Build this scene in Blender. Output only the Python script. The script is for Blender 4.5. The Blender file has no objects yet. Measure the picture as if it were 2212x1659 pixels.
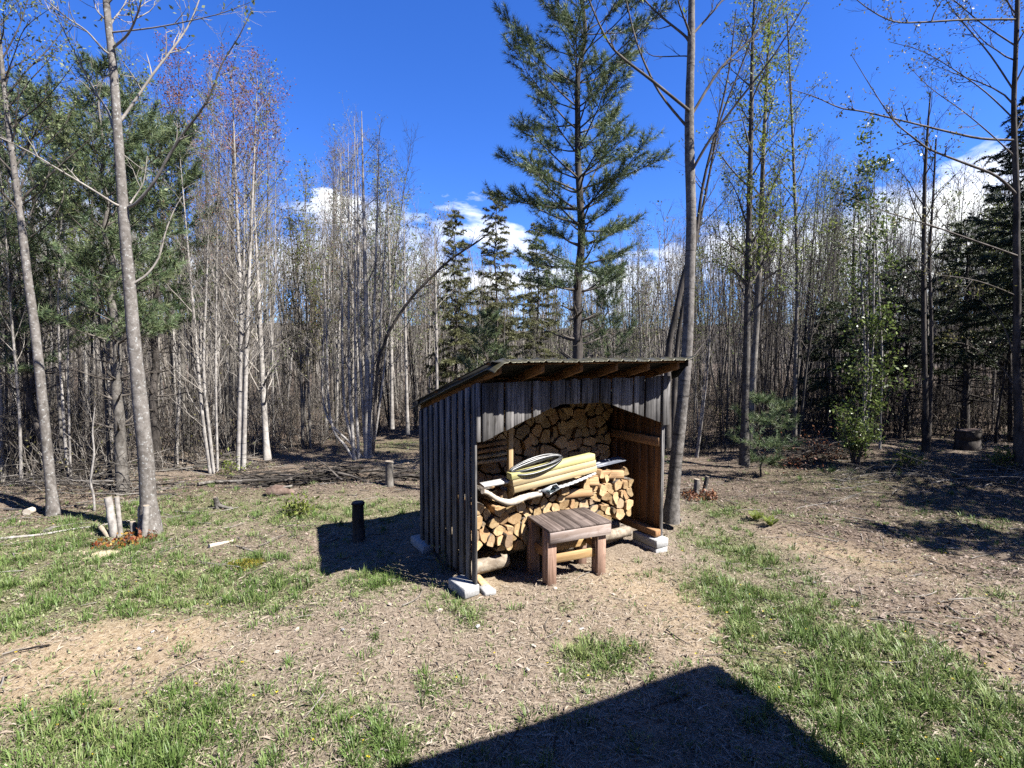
import bpy, bmesh, math, random
import numpy as np
from mathutils import Vector, Matrix

# ------------------------------------------------------------------ camera, sky, sun, exposure
scene = bpy.context.scene
COL = scene.collection
R = math.radians
SUN_EL = 48.0
SUN_H = np.array([0.913, -0.407])          # horizontal direction towards the sun
SUN_AZ = math.degrees(math.atan2(SUN_H[0], SUN_H[1]))   # clockwise from +Y
CAM_Z, PITCH, FPX, CX, CY = 2.3, R(3.6), 1100.0, 1106.0, 829.5   # photo measured at 2212 x 1659

cam_d = bpy.data.cameras.new("camera")
cam_d.sensor_fit = 'HORIZONTAL'
cam_d.sensor_width = 36.0
cam_d.lens = 36.0 * FPX / 2212.0
cam_d.clip_start = 0.05
cam_d.clip_end = 2000.0
cam = bpy.data.objects.new("camera", cam_d)
COL.objects.link(cam)
cam.location = (0, 0, CAM_Z)
cam.rotation_euler = (R(90) - PITCH, 0, 0)
scene.camera = cam

scene.view_settings.view_transform = 'Standard'
scene.view_settings.look = 'None'
scene.view_settings.gamma = 1.0
scene.view_settings.exposure = 2.17
scene.render.engine = 'CYCLES'
scene.cycles.max_bounces = 6
scene.cycles.diffuse_bounces = 3
scene.cycles.transparent_max_bounces = 8
scene.cycles.caustics_reflective = False
scene.cycles.caustics_refractive = False
scene.cycles.use_denoising = False

sun_d = bpy.data.lights.new("sun", 'SUN')
sun_d.energy = 5.0
sun_d.angle = R(0.5)
sun_d.color = (1.0, 0.96, 0.90)
sun = bpy.data.objects.new("sun", sun_d)
COL.objects.link(sun)
_sd = Vector((SUN_H[0] * math.cos(R(SUN_EL)), SUN_H[1] * math.cos(R(SUN_EL)), math.sin(R(SUN_EL))))
sun.rotation_euler = _sd.to_track_quat('Z', 'Y').to_euler()
sun.location = (20, -10, 25)


class NT:
    """small helper to wire shader nodes"""
    def __init__(self, tree):
        self.t = tree
        self.t.nodes.clear()

    def n(self, typ, **kw):
        nd = self.t.nodes.new(typ)
        for k, v in kw.items():
            if k.startswith('i_'):
                key = k[2:]
                key = int(key) if key.isdigit() else key.replace('_', ' ')
                nd.inputs[key].default_value = v
            else:
                setattr(nd, k, v)
        return nd

    def l(self, a, b):
        self.t.links.new(a, b)

    def val(self, x, sock):
        if hasattr(x, 'is_output'):
            self.l(x, sock)
        else:
            sock.default_value = x

    def math(self, op, a, b=0.0, c=0.0, clamp=False):
        m = self.n('ShaderNodeMath', operation=op, use_clamp=clamp)
        self.val(a, m.inputs[0]); self.val(b, m.inputs[1]); self.val(c, m.inputs[2])
        return m.outputs[0]

    def mix(self, f, a, b, mode='MIX'):
        m = self.n('ShaderNodeMix', data_type='RGBA', blend_type=mode)
        self.val(f, m.inputs[0])
        for x, s in ((a, m.inputs[6]), (b, m.inputs[7])):
            if hasattr(x, 'is_output'):
                self.l(x, s)
            else:
                s.default_value = (x[0], x[1], x[2], 1.0)
        return m.outputs[2]

    def ramp(self, f, stops, interp='LINEAR'):
        r = self.n('ShaderNodeValToRGB')
        r.color_ramp.interpolation = interp
        el = r.color_ramp.elements
        while len(el) < len(stops):
            el.new(0.5)
        for e, (p, c) in zip(el, stops):
            e.position = p
            c = (c, c, c) if isinstance(c, (int, float)) else c
            e.color = (c[0], c[1], c[2], 1.0)
        self.val(f, r.inputs[0])
        return r.outputs[0]

    def noise(self, vec, scale, detail=4.0, rough=0.55, dist=0.0, out=0):
        m = self.n('ShaderNodeTexNoise')
        m.inputs['Scale'].default_value = scale
        m.inputs['Detail'].default_value = detail
        m.inputs['Roughness'].default_value = rough
        m.inputs['Distortion'].default_value = dist
        if vec is not None:
            self.l(vec, m.inputs['Vector'])
        return m.outputs[out]

    def mapping(self, vec, scale=(1, 1, 1), loc=(0, 0, 0), rot=(0, 0, 0)):
        m = self.n('ShaderNodeMapping')
        m.inputs['Scale'].default_value = scale
        m.inputs['Location'].default_value = loc
        m.inputs['Rotation'].default_value = rot
        self.l(vec, m.inputs['Vector'])
        return m.outputs[0]


world = bpy.data.worlds.new("World")
scene.world = world
world.use_nodes = True
w = NT(world.node_tree)
w_out = w.n('ShaderNodeOutputWorld')
w_bg = w.n('ShaderNodeBackground')
w_sky = w.n('ShaderNodeTexSky', sky_type='NISHITA', sun_disc=False)
w_sky.sun_elevation = R(SUN_EL)
w_sky.sun_rotation = R(SUN_AZ)
w_sky.altitude = 400
w_sky.air_density = 1.0
w_sky.dust_density = 0.25
w_sky.ozone_density = 3.0
w_hs = w.n('ShaderNodeHueSaturation')
w_hs.inputs['Saturation'].default_value = 1.22
w_hs.inputs['Value'].default_value = 1.0
w.l(w_sky.outputs[0], w_hs.inputs['Color'])
w_tint = w.mix(1.0, w_hs.outputs[0], (0.51, 0.66, 1.10), 'MULTIPLY')
w_tc = w.n('ShaderNodeTexCoord')
w_sep = w.n('ShaderNodeSeparateXYZ')
w.l(w_tc.outputs['Generated'], w_sep.inputs[0])
# fair-weather cumulus low over the woods: noise on the sky direction, thinning with height
w_map = w.mapping(w_tc.outputs['Generated'], scale=(1.0, 1.0, 2.1), loc=(0.35, 0.1, 0.0))
w_n1 = w.noise(w_map, 4.2, 9.0, 0.58, 0.25)
w_n1b = w.noise(w_map, 9.0, 8.0, 0.6, 0.3)
w_h = w.math('ABSOLUTE', w.math('SUBTRACT', w_sep.outputs['Z'], 0.14))
w_bias = w.math('MULTIPLY', w_h, -1.75)
w_x = w.math('MULTIPLY', w.math('MAXIMUM', w.math('SUBTRACT', w_sep.outputs['X'], 0.25), 0.0), 0.30)
w_c = w.math('ADD', w.math('ADD', w_n1, w_bias), w.math('ADD', w_x, 0.10))
# one small lone cloud higher up, left of the clearing
w_dx = w.math('MULTIPLY', w.math('SUBTRACT', w_sep.outputs['X'], -0.295), 12.0)
w_dz = w.math('MULTIPLY', w.math('SUBTRACT', w_sep.outputs['Z'], 0.262), 52.0)
w_r2 = w.math('ADD', w.math('MULTIPLY', w_dx, w_dx), w.math('MULTIPLY', w_dz, w_dz))
w_lone = w.math('MULTIPLY', w.math('SUBTRACT', 1.0, w_r2), 0.22)
w_c = w.math('MAXIMUM', w_c, w.math('ADD', w.math('MULTIPLY_ADD', w_n1b, 1.9, -0.47), w.math('SUBTRACT', w_lone, 0.10)))
w_cm = w.ramp(w_c, [(0.50, 0.0), (0.56, 0.55), (0.66, 1.0)])
w_n2 = w.noise(w_map, 9.0, 5.0, 0.5)
w_cc = w.ramp(w_n2, [(0.35, (5.2, 5.6, 6.3)), (0.62, (7.9, 8.0, 8.1))])
w_mix = w.mix(w_cm, w_tint, w_cc)
w.l(w_mix, w_bg.inputs['Color'])
w_bg.inputs['Strength'].default_value = 0.052
w.l(w_bg.outputs[0], w_out.inputs[0])


# ------------------------------------------------------------------ geometry helpers
def sstep(a, b, x):
    t = np.clip((np.asarray(x, float) - a) / (b - a), 0, 1)
    return t * t * (3 - 2 * t)


_bump = []
_rb = np.random.RandomState(5)
for _k in range(26):
    lam = _rb.uniform(0.35, 2.6)
    an = _rb.uniform(0, 6.283)
    _bump.append((math.cos(an) * 6.283 / lam, math.sin(an) * 6.283 / lam, _rb.uniform(0, 6.283), 0.0045 * lam ** 0.8))


def gz(x, y):
    x = np.asarray(x, float); y = np.asarray(y, float)
    z = -0.03 * np.clip(y - 4.5, 0, 10) - 0.05 * np.clip(x, -0.3, 2.6) * sstep(4.6, 6.3, y)
    z = z + 0.40 * sstep(4.5, 8.5, x) * sstep(7.5, 10.5, y)
    z = z + 0.10 * sstep(-4, -9, x) * sstep(4, 9, y)
    for kx, ky, ph, a in _bump:
        z = z + a * np.sin(kx * x + ky * y + ph)
    return z


def ray(u, v):
    xc = (u - CX) / FPX
    yc = -(v - CY) / FPX
    return np.array([xc, math.cos(PITCH) + yc * math.sin(PITCH), -math.sin(PITCH) + yc * math.cos(PITCH)])


def P(u, v, y):
    d = ray(u, v)
    t = y / d[1]
    return np.array([d[0] * t, y, CAM_Z + d[2] * t])


def G(u, v):
    d = ray(u, v)
    z = 0.0
    for _ in range(12):
        t = (z - CAM_Z) / d[2]
        z = float(gz(d[0] * t, d[1] * t))
    return np.array([d[0] * t, d[1] * t, z])


def PZ(u, v, z):
    d = ray(u, v)
    t = (z - CAM_Z) / d[2]
    return np.array([d[0] * t, d[1] * t, z])


def catmull(pts, per=4):
    pts = np.asarray(pts, float)
    if len(pts) < 3:
        return pts
    q = np.vstack([2 * pts[0] - pts[1], pts, 2 * pts[-1] - pts[-2]])
    out = []
    for i in range(1, len(q) - 2):
        p0, p1, p2, p3 = q[i - 1], q[i], q[i + 1], q[i + 2]
        for k in range(per):
            t = k / per
            out.append(0.5 * ((2 * p1) + (-p0 + p2) * t + (2 * p0 - 5 * p1 + 4 * p2 - p3) * t * t + (-p0 + 3 * p1 - 3 * p2 + p3) * t ** 3))
    out.append(q[-2])
    return np.array(out)


def unit(v):
    v = np.asarray(v, float)
    n = np.linalg.norm(v, axis=-1, keepdims=True)
    return v / np.maximum(n, 1e-9)


class MB:
    """collects tubes, leaves, boxes and polygons, links them as ONE mesh object"""
    def __init__(self):
        self.tubes = {}
        self.chunks = []          # (verts Nx3, faces MxK, mat M, rnd M)

    def tube(self, pts, rad, sides=5, mat=0, rnd=0.5, cap=False):
        pts = np.asarray(pts, float)
        rad = np.broadcast_to(np.asarray(rad, float), (len(pts),))
        self.tubes.setdefault((len(pts), sides, cap), []).append((pts, rad, mat, rnd))

    def raw(self, verts, faces, mat=0, rnd=0.5):
        verts = np.asarray(verts, float)
        faces = np.asarray(faces, int)
        m = np.broadcast_to(np.asarray(mat), (len(faces),))
        r = np.broadcast_to(np.asarray(rnd, float), (len(faces),))
        self.chunks.append((verts, faces, m, r))

    def hexa(self, c, mat=0, rnd=0.5):
        """c: 8 corners, bottom loop 0-3 then top loop 4-7; mat: one index or 6 (bottom, top, sides 0-1,1-2,2-3,3-0)"""
        f = [(3, 2, 1, 0), (4, 5, 6, 7), (0, 1, 5, 4), (1, 2, 6, 5), (2, 3, 7, 6), (3, 0, 4, 7)]
        self.raw(c, f, mat, rnd)

    def box(self, x0, x1, y0, y1, z0, z1, mat=0, rnd=0.5, jit=0.0, rng=None):
        c = np.array([(x0, y0, z0), (x1, y0, z0), (x1, y1, z0), (x0, y1, z0),
                      (x0, y0, z1), (x1, y0, z1), (x1, y1, z1), (x0, y1, z1)], float)
        if jit:
            c += (rng or np.random).uniform(-jit, jit, c.shape)
        self.hexa(c, mat, rnd)

    def beam(self, a, b, wdt, hgt, up=(0, 0, 1), mat=0, rnd=0.5):
        a = np.asarray(a, float); b = np.asarray(b, float)
        d = unit(b - a); s = unit(np.cross(d, up)); n = np.cross(s, d)
        c = []
        for p in (a, b):
            c += [p - s * wdt / 2 - n * hgt / 2, p + s * wdt / 2 - n * hgt / 2, p + s * wdt / 2 + n * hgt / 2, p - s * wdt / 2 + n * hgt / 2]
        self.hexa([c[0], c[1], c[5], c[4], c[3], c[2], c[6], c[7]], mat, rnd)

    def leaves(self, pos, size, rng, width=0.5, droop=0.0, mat=0, dirs=None, spread=1.0):
        pos = np.asarray(pos, float)
        n = len(pos)
        if n == 0:
            return
        d = rng.normal(size=(n, 3))
        if dirs is not None:
            d = unit(dirs) + d * spread
        d[:, 2] -= droop
        d = unit(d)
        s = unit(np.cross(d, rng.normal(size=(n, 3))))
        sz = (np.asarray(size) * rng.uniform(0.6, 1.3, n))[:, None]
        nrm = np.cross(d, s)
        a = pos
        b = pos + d * sz * 0.5 + s * sz * width * 0.5 + nrm * sz * 0.08
        c = pos + d * sz
        e = pos + d * sz * 0.5 - s * sz * width * 0.5 + nrm * sz * 0.08
        v = np.stack([a, b, c, e], 1).reshape(-1, 3)
        f = np.arange(n * 4).reshape(n, 4)
        self.raw(v, f, mat, rng.rand(n))

    def needles(self, pos, dirs, length, wid, per, rng, spread=0.55, droop=0.1, mat=0):
        pos = np.repeat(np.asarray(pos, float), per, 0)
        d = np.repeat(unit(dirs), per, 0)
        n = len(pos)
        d = d + rng.normal(size=(n, 3)) * spread
        d[:, 2] -= droop
        d = unit(d)
        s = unit(np.cross(d, rng.normal(size=(n, 3))))
        L = (length * rng.uniform(0.7, 1.25, n))[:, None]
        v = np.stack([pos - s * wid * 0.5, pos + s * wid * 0.5, pos + d * L], 1).reshape(-1, 3)
        tint = np.repeat(rng.rand(n // per), per)
        self.raw(v, np.arange(n * 3).reshape(n, 3), mat, tint)

    def flat(self):
        out = list(self.chunks)
        for (N, S, cap), lst in self.tubes.items():
            Pm = np.stack([t[0] for t in lst]); Rm = np.stack([t[1] for t in lst])
            M = len(lst)
            T = np.empty_like(Pm)
            T[:, 1:-1] = Pm[:, 2:] - Pm[:, :-2]
            T[:, 0] = Pm[:, 1] - Pm[:, 0]
            T[:, -1] = Pm[:, -1] - Pm[:, -2]
            T = unit(T)
            avg = unit(Pm[:, -1] - Pm[:, 0])
            ref = np.where(np.abs(avg[:, 2:3]) > 0.75, np.array([[1.0, 0.13, 0]]), np.array([[0.1, 0.05, 1.0]]))
            A = unit(np.cross(np.broadcast_to(ref[:, None, :], T.shape), T))
            B = np.cross(T, A)
            ang = np.arange(S) * 2 * math.pi / S
            V = Pm[:, :, None, :] + Rm[:, :, None, None] * (A[:, :, None, :] * np.cos(ang)[None, None, :, None] + B[:, :, None, :] * np.sin(ang)[None, None, :, None])
            V = V.reshape(-1, 3)
            i = np.arange(N - 1)[:, None]; j = np.arange(S)[None, :]
            q = np.stack([i * S + j, i * S + (j + 1) % S, (i + 1) * S + (j + 1) % S, (i + 1) * S + j], -1).reshape(-1, 4)
            F = (q[None] + (np.arange(M) * N * S)[:, None, None]).reshape(-1, 4)
            mt = np.repeat([t[2] for t in lst], len(q)); rn = np.repeat([float(t[3]) for t in lst], len(q))
            out.append((V, F, mt, rn))
            if cap:
                for m in range(M):
                    o = m * N * S
                    c1 = [o + S - 1 - k for k in range(S)]
                    c2 = [o + (N - 1) * S + k for k in range(S)]
                    cm = cap if isinstance(cap, int) and cap is not True else lst[m][2]
                    out.append((V[c1], np.array([list(range(S))]), np.array([cm]), np.array([0.5])))
                    out.append((V[c2], np.array([list(range(S))]), np.array([cm]), np.array([0.5])))
        return out

    def build(self, name, mats, parent=None, off=None, smooth=False, bevel=0.0, vattr=None):
        ch = self.flat()
        off = np.zeros(3) if off is None else np.asarray(off, float)
        V = np.concatenate([c[0] for c in ch]) - off
        base = np.cumsum([0] + [len(c[0]) for c in ch[:-1]])
        loops, start, mt, rn = [], [], [], []
        ls = 0
        for b, (v, f, m, r) in zip(base, ch):
            k = f.shape[1]
            loops.append((f + b).ravel())
            start.append(ls + np.arange(len(f)) * k)
            ls += f.size
            mt.append(m); rn.append(r)
        loops = np.concatenate(loops); start = np.concatenate(start)
        mt = np.concatenate(mt).astype(np.int32); rn = np.concatenate(rn).astype(np.float32)
        me = bpy.data.meshes.new(name)
        me.vertices.add(len(V)); me.vertices.foreach_set('co', V.astype(np.float32).ravel())
        me.loops.add(len(loops)); me.loops.foreach_set('vertex_index', loops.astype(np.int32))
        me.polygons.add(len(start)); me.polygons.foreach_set('loop_start', start.astype(np.int32))
        me.polygons.foreach_set('material_index', mt)
        me.update(calc_edges=True)
        at = me.attributes.new('rnd', 'FLOAT', 'FACE')
        at.data.foreach_set('value', rn)
        if vattr:
            for k, arr in vattr.items():
                a2 = me.attributes.new(k, 'FLOAT', 'POINT')
                a2.data.foreach_set('value', np.asarray(arr, np.float32))
        if not isinstance(mats, (list, tuple)):
            mats = [mats]
        for m in mats:
            me.materials.append(m)
        if bevel:
            bm = bmesh.new(); bm.from_mesh(me)
            bmesh.ops.remove_doubles(bm, verts=bm.verts, dist=1e-6) if False else None
            ed = [e for e in bm.edges if len(e.link_faces) == 2 and e.calc_face_angle(0) > 0.5]
            bmesh.ops.bevel(bm, geom=ed, offset=bevel, segments=1, affect='EDGES', clamp_overlap=True)
            bm.to_mesh(me); bm.free()
        if smooth:
            me.polygons.foreach_set('use_smooth', np.ones(len(me.polygons), bool))
        o = bpy.data.objects.new(name, me)
        COL.objects.link(o)
        if parent is not None:
            o.parent = parent
        return o


def tag(o, label=None, cat=None, group=None, kind=None):
    if label: o['label'] = label
    if cat: o['category'] = cat
    if group: o['group'] = group
    if kind: o['kind'] = kind
    return o


def thing(name, label, cat, loc=(0, 0, 0), rotz=0.0, group=None):
    o = bpy.data.objects.new(name, None)
    o.empty_display_size = 0.1
    COL.objects.link(o)
    o.location = [float(c) for c in loc]
    o.rotation_euler = (0, 0, rotz)
    return tag(o, label, cat, group)


def copy_tree(o, parent=None):
    c = o.copy()
    COL.objects.link(c)
    if parent is not None:
        c.parent = parent
    for ch in list(o.children):
        copy_tree(ch, c)
    return c


# ------------------------------------------------------------------ materials
def new_mat(name):
    m = bpy.data.materials.new(name)
    m.use_nodes = True
    return m, NT(m.node_tree)


ALB = 0.42


def finish(nt, color, rough=0.8, bump=None, bstr=0.3, bdist=0.01, metal=0.0, spec=0.3, transl=None):
    if hasattr(color, 'is_output'):
        color = nt.mix(1.0, color, (ALB, ALB, ALB), 'MULTIPLY')
    out = nt.n('ShaderNodeOutputMaterial')
    b = nt.n('ShaderNodeBsdfPrincipled')
    nt.val(color if hasattr(color, 'is_output') else (*color, 1.0), b.inputs['Base Color'])
    nt.val(rough, b.inputs['Roughness'])
    b.inputs['Metallic'].default_value = metal
    b.inputs['Specular IOR Level'].default_value = spec
    if bump is not None:
        bp = nt.n('ShaderNodeBump')
        bp.inputs['Strength'].default_value = bstr
        bp.inputs['Distance'].default_value = bdist
        nt.l(bump, bp.inputs['Height'])
        nt.l(bp.outputs[0], b.inputs['Normal'])
    if transl:
        t = nt.n('ShaderNodeBsdfTranslucent')
        nt.val(color if hasattr(color, 'is_output') else (*color, 1.0), t.inputs['Color'])
        mx = nt.n('ShaderNodeMixShader')
        mx.inputs[0].default_value = transl
        nt.l(b.outputs[0], mx.inputs[1]); nt.l(t.outputs[0], mx.inputs[2])
        nt.l(mx.outputs[0], out.inputs[0])
    else:
        nt.l(b.outputs[0], out.inputs[0])


def attr(nt, name):
    a = nt.n('ShaderNodeAttribute', attribute_name=name)
    return a.outputs['Fac']


def objrand(nt):
    return nt.n('ShaderNodeObjectInfo').outputs['Random']


def bark_mat(name, dark, light, zs=0.35, scale=9.0, band=0.0, lichen=0.0, per_obj=0.0, bstr=0.5):
    m, nt = new_mat(name)
    tc = nt.n('ShaderNodeTexCoord').outputs['Object']
    v = nt.mapping(tc, (1, 1, zs))
    n1 = nt.noise(v, scale, 6, 0.65)
    n0 = nt.noise(tc, 1.4, 3, 0.6)
    f = nt.math('ADD', nt.math('MULTIPLY', n1, 0.65), nt.math('MULTIPLY', n0, 0.35))
    c = nt.ramp(f, [(0.40, dark), (0.60, light)])
    if per_obj:
        r = objrand(nt)
        k = nt.math('ADD', nt.math('MULTIPLY', r, per_obj), 1.0 - per_obj * 0.75)
        kk = nt.n('ShaderNodeCombineXYZ')
        nt.l(k, kk.inputs[0]); nt.l(k, kk.inputs[1]); nt.l(k, kk.inputs[2])
        c = nt.mix(1.0, c, kk.outputs[0], 'MULTIPLY')
    if band:
        vb = nt.mapping(tc, (1.2, 1.2, 9.0))
        nb = nt.noise(vb, 2.2, 3, 0.6)
        mb = nt.ramp(nb, [(0.60, 0.0), (0.68, 1.0)])
        c = nt.mix(nt.math('MULTIPLY', mb, band), c, (0.035, 0.03, 0.026))
    if lichen:
        nl = nt.noise(tc, 30.0, 4, 0.6, 0.2)
        ml = nt.ramp(nl, [(0.58, 0.0), (0.66, 1.0)])
        c = nt.mix(nt.math('MULTIPLY', ml, lichen), c, (0.55, 0.56, 0.54))
    finish(nt, c, 0.9, n1, bstr, 0.012, spec=0.15)
    return m


def leaf_mat(name, c0, c1, c2=None, rough=0.55, transl=0.3, per_obj=0.0):
    m, nt = new_mat(name)
    r = attr(nt, 'rnd')
    st = [(0.0, c0), (0.55, c1)] + ([(1.0, c2)] if c2 else [])
    c = nt.ramp(r, st)
    finish(nt, c, rough, spec=0.25, transl=transl)
    return m


def wood_mat(name, c_dark, c_light, axis, grain=38.0, rough=0.8, stain=None, stain_amt=0.0, bstr=0.25, var=0.5, knots=0.0):
    m, nt = new_mat(name)
    tc = nt.n('ShaderNodeTexCoord').outputs['Object']
    r = attr(nt, 'rnd')
    sc = [1.0, 1.0, 1.0]
    sc[axis] = 0.05
    v = nt.mapping(tc, tuple(sc))
    off = nt.n('ShaderNodeVectorMath', operation='ADD')
    cmb = nt.n('ShaderNodeCombineXYZ')
    nt.l(nt.math('MULTIPLY', r, 17.0), cmb.inputs[0]); nt.l(nt.math('MULTIPLY', r, 9.0), cmb.inputs[1]); nt.l(nt.math('MULTIPLY', r, 5.0), cmb.inputs[2])
    nt.l(v, off.inputs[0]); nt.l(cmb.outputs[0], off.inputs[1])
    n1 = nt.noise(off.outputs[0], grain, 5, 0.62, 0.5)
    n2 = nt.noise(tc, 3.0, 4, 0.6)
    f = nt.math('ADD', nt.math('MULTIPLY', n1, 0.75), nt.math('MULTIPLY', n2, 0.25))
    c = nt.ramp(f, [(0.40, c_dark), (0.60, c_light)])
    k = nt.math('ADD', nt.math('MULTIPLY', r, var), 1.0 - var * 0.5)
    kk = nt.n('ShaderNodeCombineXYZ')
    for i in range(3):
        nt.l(k, kk.inputs[i])
    c = nt.mix(1.0, c, kk.outputs[0], 'MULTIPLY')
    if knots:
        vv = nt.n('ShaderNodeTexVoronoi')
        sk = [1.0, 1.0, 1.0]; sk[axis] = 0.45
        nt.l(nt.mapping(off.outputs[0], (1, 1, 1)) if False else nt.mapping(tc, tuple(sk)), vv.inputs['Vector'])
        vv.inputs['Scale'].default_value = 8.0
        kn = nt.ramp(vv.outputs['Distance'], [(0.06, 1.0), (0.14, 0.0)])
        c = nt.mix(nt.math('MULTIPLY', kn, knots), c, (c_dark[0] * 0.5, c_dark[1] * 0.42, c_dark[2] * 0.35))
    if stain:
        n3 = nt.noise(tc, 7.0, 6, 0.7, 0.6)
        ms = nt.ramp(n3, [(0.52, 0.0), (0.66, 1.0)])
        c = nt.mix(nt.math('MULTIPLY', ms, stain_amt), c, stain)
    finish(nt, c, rough, n1, bstr, 0.004, spec=0.2)
    return m


M = {}
M['bark_pale'] = bark_mat('pale_grey_bark', (0.13, 0.115, 0.10), (0.30, 0.275, 0.25), 0.8, 16, 0.25, 0.75)
M['bark_band'] = bark_mat('banded_grey_bark', (0.11, 0.10, 0.09), (0.29, 0.265, 0.24), 0.9, 14, 0.85, 0.35)
M['bark_birch'] = bark_mat('chalky_sapling_bark', (0.28, 0.255, 0.23), (0.58, 0.545, 0.50), 0.8, 14, 0.6, 0.3, 0.15)
M['bark_sap'] = bark_mat('sapling_bark', (0.12, 0.107, 0.093), (0.36, 0.33, 0.29), 0.6, 14, 0.35, 0.3, 0.75)
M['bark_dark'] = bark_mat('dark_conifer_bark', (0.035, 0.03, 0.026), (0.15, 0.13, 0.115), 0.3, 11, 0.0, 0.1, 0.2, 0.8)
M['twig'] = bark_mat('twig_bark', (0.10, 0.085, 0.07), (0.25, 0.22, 0.19), 0.6, 6, 0, 0, 0.5, 0.1)
M['twig_grey'] = bark_mat('pale_twig_bark', (0.22, 0.20, 0.175), (0.48, 0.44, 0.39), 0.6, 6, 0, 0, 0.4, 0.1)
M['twig_dark'] = bark_mat('dark_twig_bark', (0.03, 0.026, 0.022), (0.11, 0.095, 0.08), 0.6, 6, 0, 0, 0.3, 0.1)
M['leaf_young'] = leaf_mat('young_leaf', (0.16, 0.22, 0.035), (0.26, 0.33, 0.06), (0.40, 0.44, 0.12), transl=0.45)
M['leaf_pale'] = leaf_mat('pale_small_leaf', (0.15, 0.20, 0.06), (0.25, 0.30, 0.12), (0.38, 0.42, 0.22), transl=0.35)
M['leaf_olive'] = leaf_mat('olive_leaf', (0.11, 0.11, 0.03), (0.20, 0.19, 0.06), (0.30, 0.27, 0.12), transl=0.35)
M['leaf_ever'] = leaf_mat('glossy_evergreen_leaf', (0.06, 0.10, 0.02), (0.16, 0.235, 0.05), (0.36, 0.43, 0.13), 0.35, 0.3)
M['leaf_red'] = leaf_mat('red_bud', (0.22, 0.07, 0.045), (0.34, 0.13, 0.08), (0.42, 0.22, 0.14), transl=0.3)
M['leaf_rust'] = leaf_mat('rusty_leaf', (0.14, 0.045, 0.02), (0.26, 0.09, 0.04), (0.34, 0.17, 0.07), transl=0.2)
M['leaf_autumn'] = leaf_mat('red_and_yellow_sprout_leaf', (0.20, 0.03, 0.015), (0.33, 0.10, 0.02), (0.45, 0.34, 0.05), transl=0.25)
M['needle_pine'] = leaf_mat('white_pine_needle', (0.10, 0.165, 0.075), (0.19, 0.27, 0.12), (0.33, 0.39, 0.18), 0.5, 0.2)
M['needle_hem'] = leaf_mat('hemlock_needle', (0.12, 0.135, 0.055), (0.21, 0.22, 0.095), (0.34, 0.33, 0.17), 0.5, 0.2)
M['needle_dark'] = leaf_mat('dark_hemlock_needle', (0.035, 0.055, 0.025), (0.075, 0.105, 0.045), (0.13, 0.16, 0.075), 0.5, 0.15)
M['grass'] = leaf_mat('grass_blade', (0.11, 0.19, 0.042), (0.205, 0.32, 0.08), (0.38, 0.44, 0.17), 0.5, 0.3)
M['weed'] = leaf_mat('low_weed_leaf', (0.18, 0.22, 0.08), (0.33, 0.37, 0.16), (0.52, 0.52, 0.31), 0.6, 0.25)
M['straw'] = leaf_mat('dry_grass', (0.27, 0.205, 0.15), (0.44, 0.36, 0.275), (0.60, 0.52, 0.42), 0.7, 0.1)
M['litter'] = leaf_mat('fallen_leaf', (0.12, 0.08, 0.055), (0.25, 0.18, 0.135), (0.46, 0.375, 0.31), 0.7, 0.1)
M['moss'] = leaf_mat('yellow_moss', (0.22, 0.20, 0.02), (0.40, 0.36, 0.03), (0.45, 0.30, 0.06), 0.7, 0.2)
M['petal'] = leaf_mat('yellow_petal', (0.75, 0.55, 0.02), (0.8, 0.62, 0.03), None, 0.5, 0.2)
M['board_z'] = wood_mat('weathered_siding', (0.072, 0.068, 0.065), (0.325, 0.312, 0.305), 2, 40, 0.9, var=0.9, knots=0.5, bstr=0.5)
M['inner_z'] = wood_mat('brown_siding_inside', (0.15, 0.07, 0.03), (0.36, 0.19, 0.09), 2, 26, 0.8, var=0.6, knots=0.6)
M['rafter'] = wood_mat('rafter_timber', (0.26, 0.12, 0.045), (0.46, 0.24, 0.10), 1, 30, 0.75, var=0.4, knots=0.5)
M['rail'] = wood_mat('rail_timber', (0.360, 0.186, 0.084), (0.600, 0.348, 0.168), 1, 30, 0.75, var=0.4, knots=0.6)
M['stud'] = wood_mat('stud_timber', (0.546, 0.364, 0.176), (0.780, 0.559, 0.312), 2, 30, 0.7, var=0.2, knots=0.4)
M['bench_top'] = wood_mat('worn_bench_top', (0.085, 0.062, 0.053), (0.264, 0.209, 0.183), 1, 30, 0.8, (0.07, 0.05, 0.045), 0.55, var=0.5)
M['bench_x'] = wood_mat('bench_rail_wood', (0.420, 0.324, 0.271), (0.823, 0.700, 0.647), 0, 30, 0.75, (0.30, 0.20, 0.15), 0.5, var=0.3, knots=0.4)
M['bench_z'] = wood_mat('bench_leg_wood', (0.272, 0.168, 0.120), (0.576, 0.376, 0.280), 2, 30, 0.75, (0.22, 0.14, 0.10), 0.5, var=0.4, knots=0.4)
M['bench_low'] = wood_mat('bench_stretcher_wood', (0.459, 0.284, 0.121), (0.729, 0.486, 0.236), 0, 30, 0.7, var=0.3, knots=0.5)
M['lumber'] = wood_mat('fresh_sawn_lumber', (0.540, 0.405, 0.209), (0.769, 0.621, 0.365), 0, 22, 0.65, var=0.12, knots=0.45, bstr=0.1)
M['lumber_y'] = wood_mat('yellow_lumber', (0.621, 0.567, 0.230), (0.810, 0.756, 0.351), 0, 22, 0.65, var=0.1, knots=0.25, bstr=0.1)  # yellower and lighter tone than the fresh lumber
M['white'] = wood_mat('white_painted_board', (0.688, 0.675, 0.650), (0.900, 0.887, 0.862), 0, 20, 0.5, (0.5, 0.46, 0.40), 0.3, var=0.1, bstr=0.05)
M['split'] = wood_mat('split_wood_face', (0.42, 0.24, 0.115), (0.66, 0.45, 0.25), 1, 34, 0.8, var=0.5, bstr=0.5)
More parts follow.
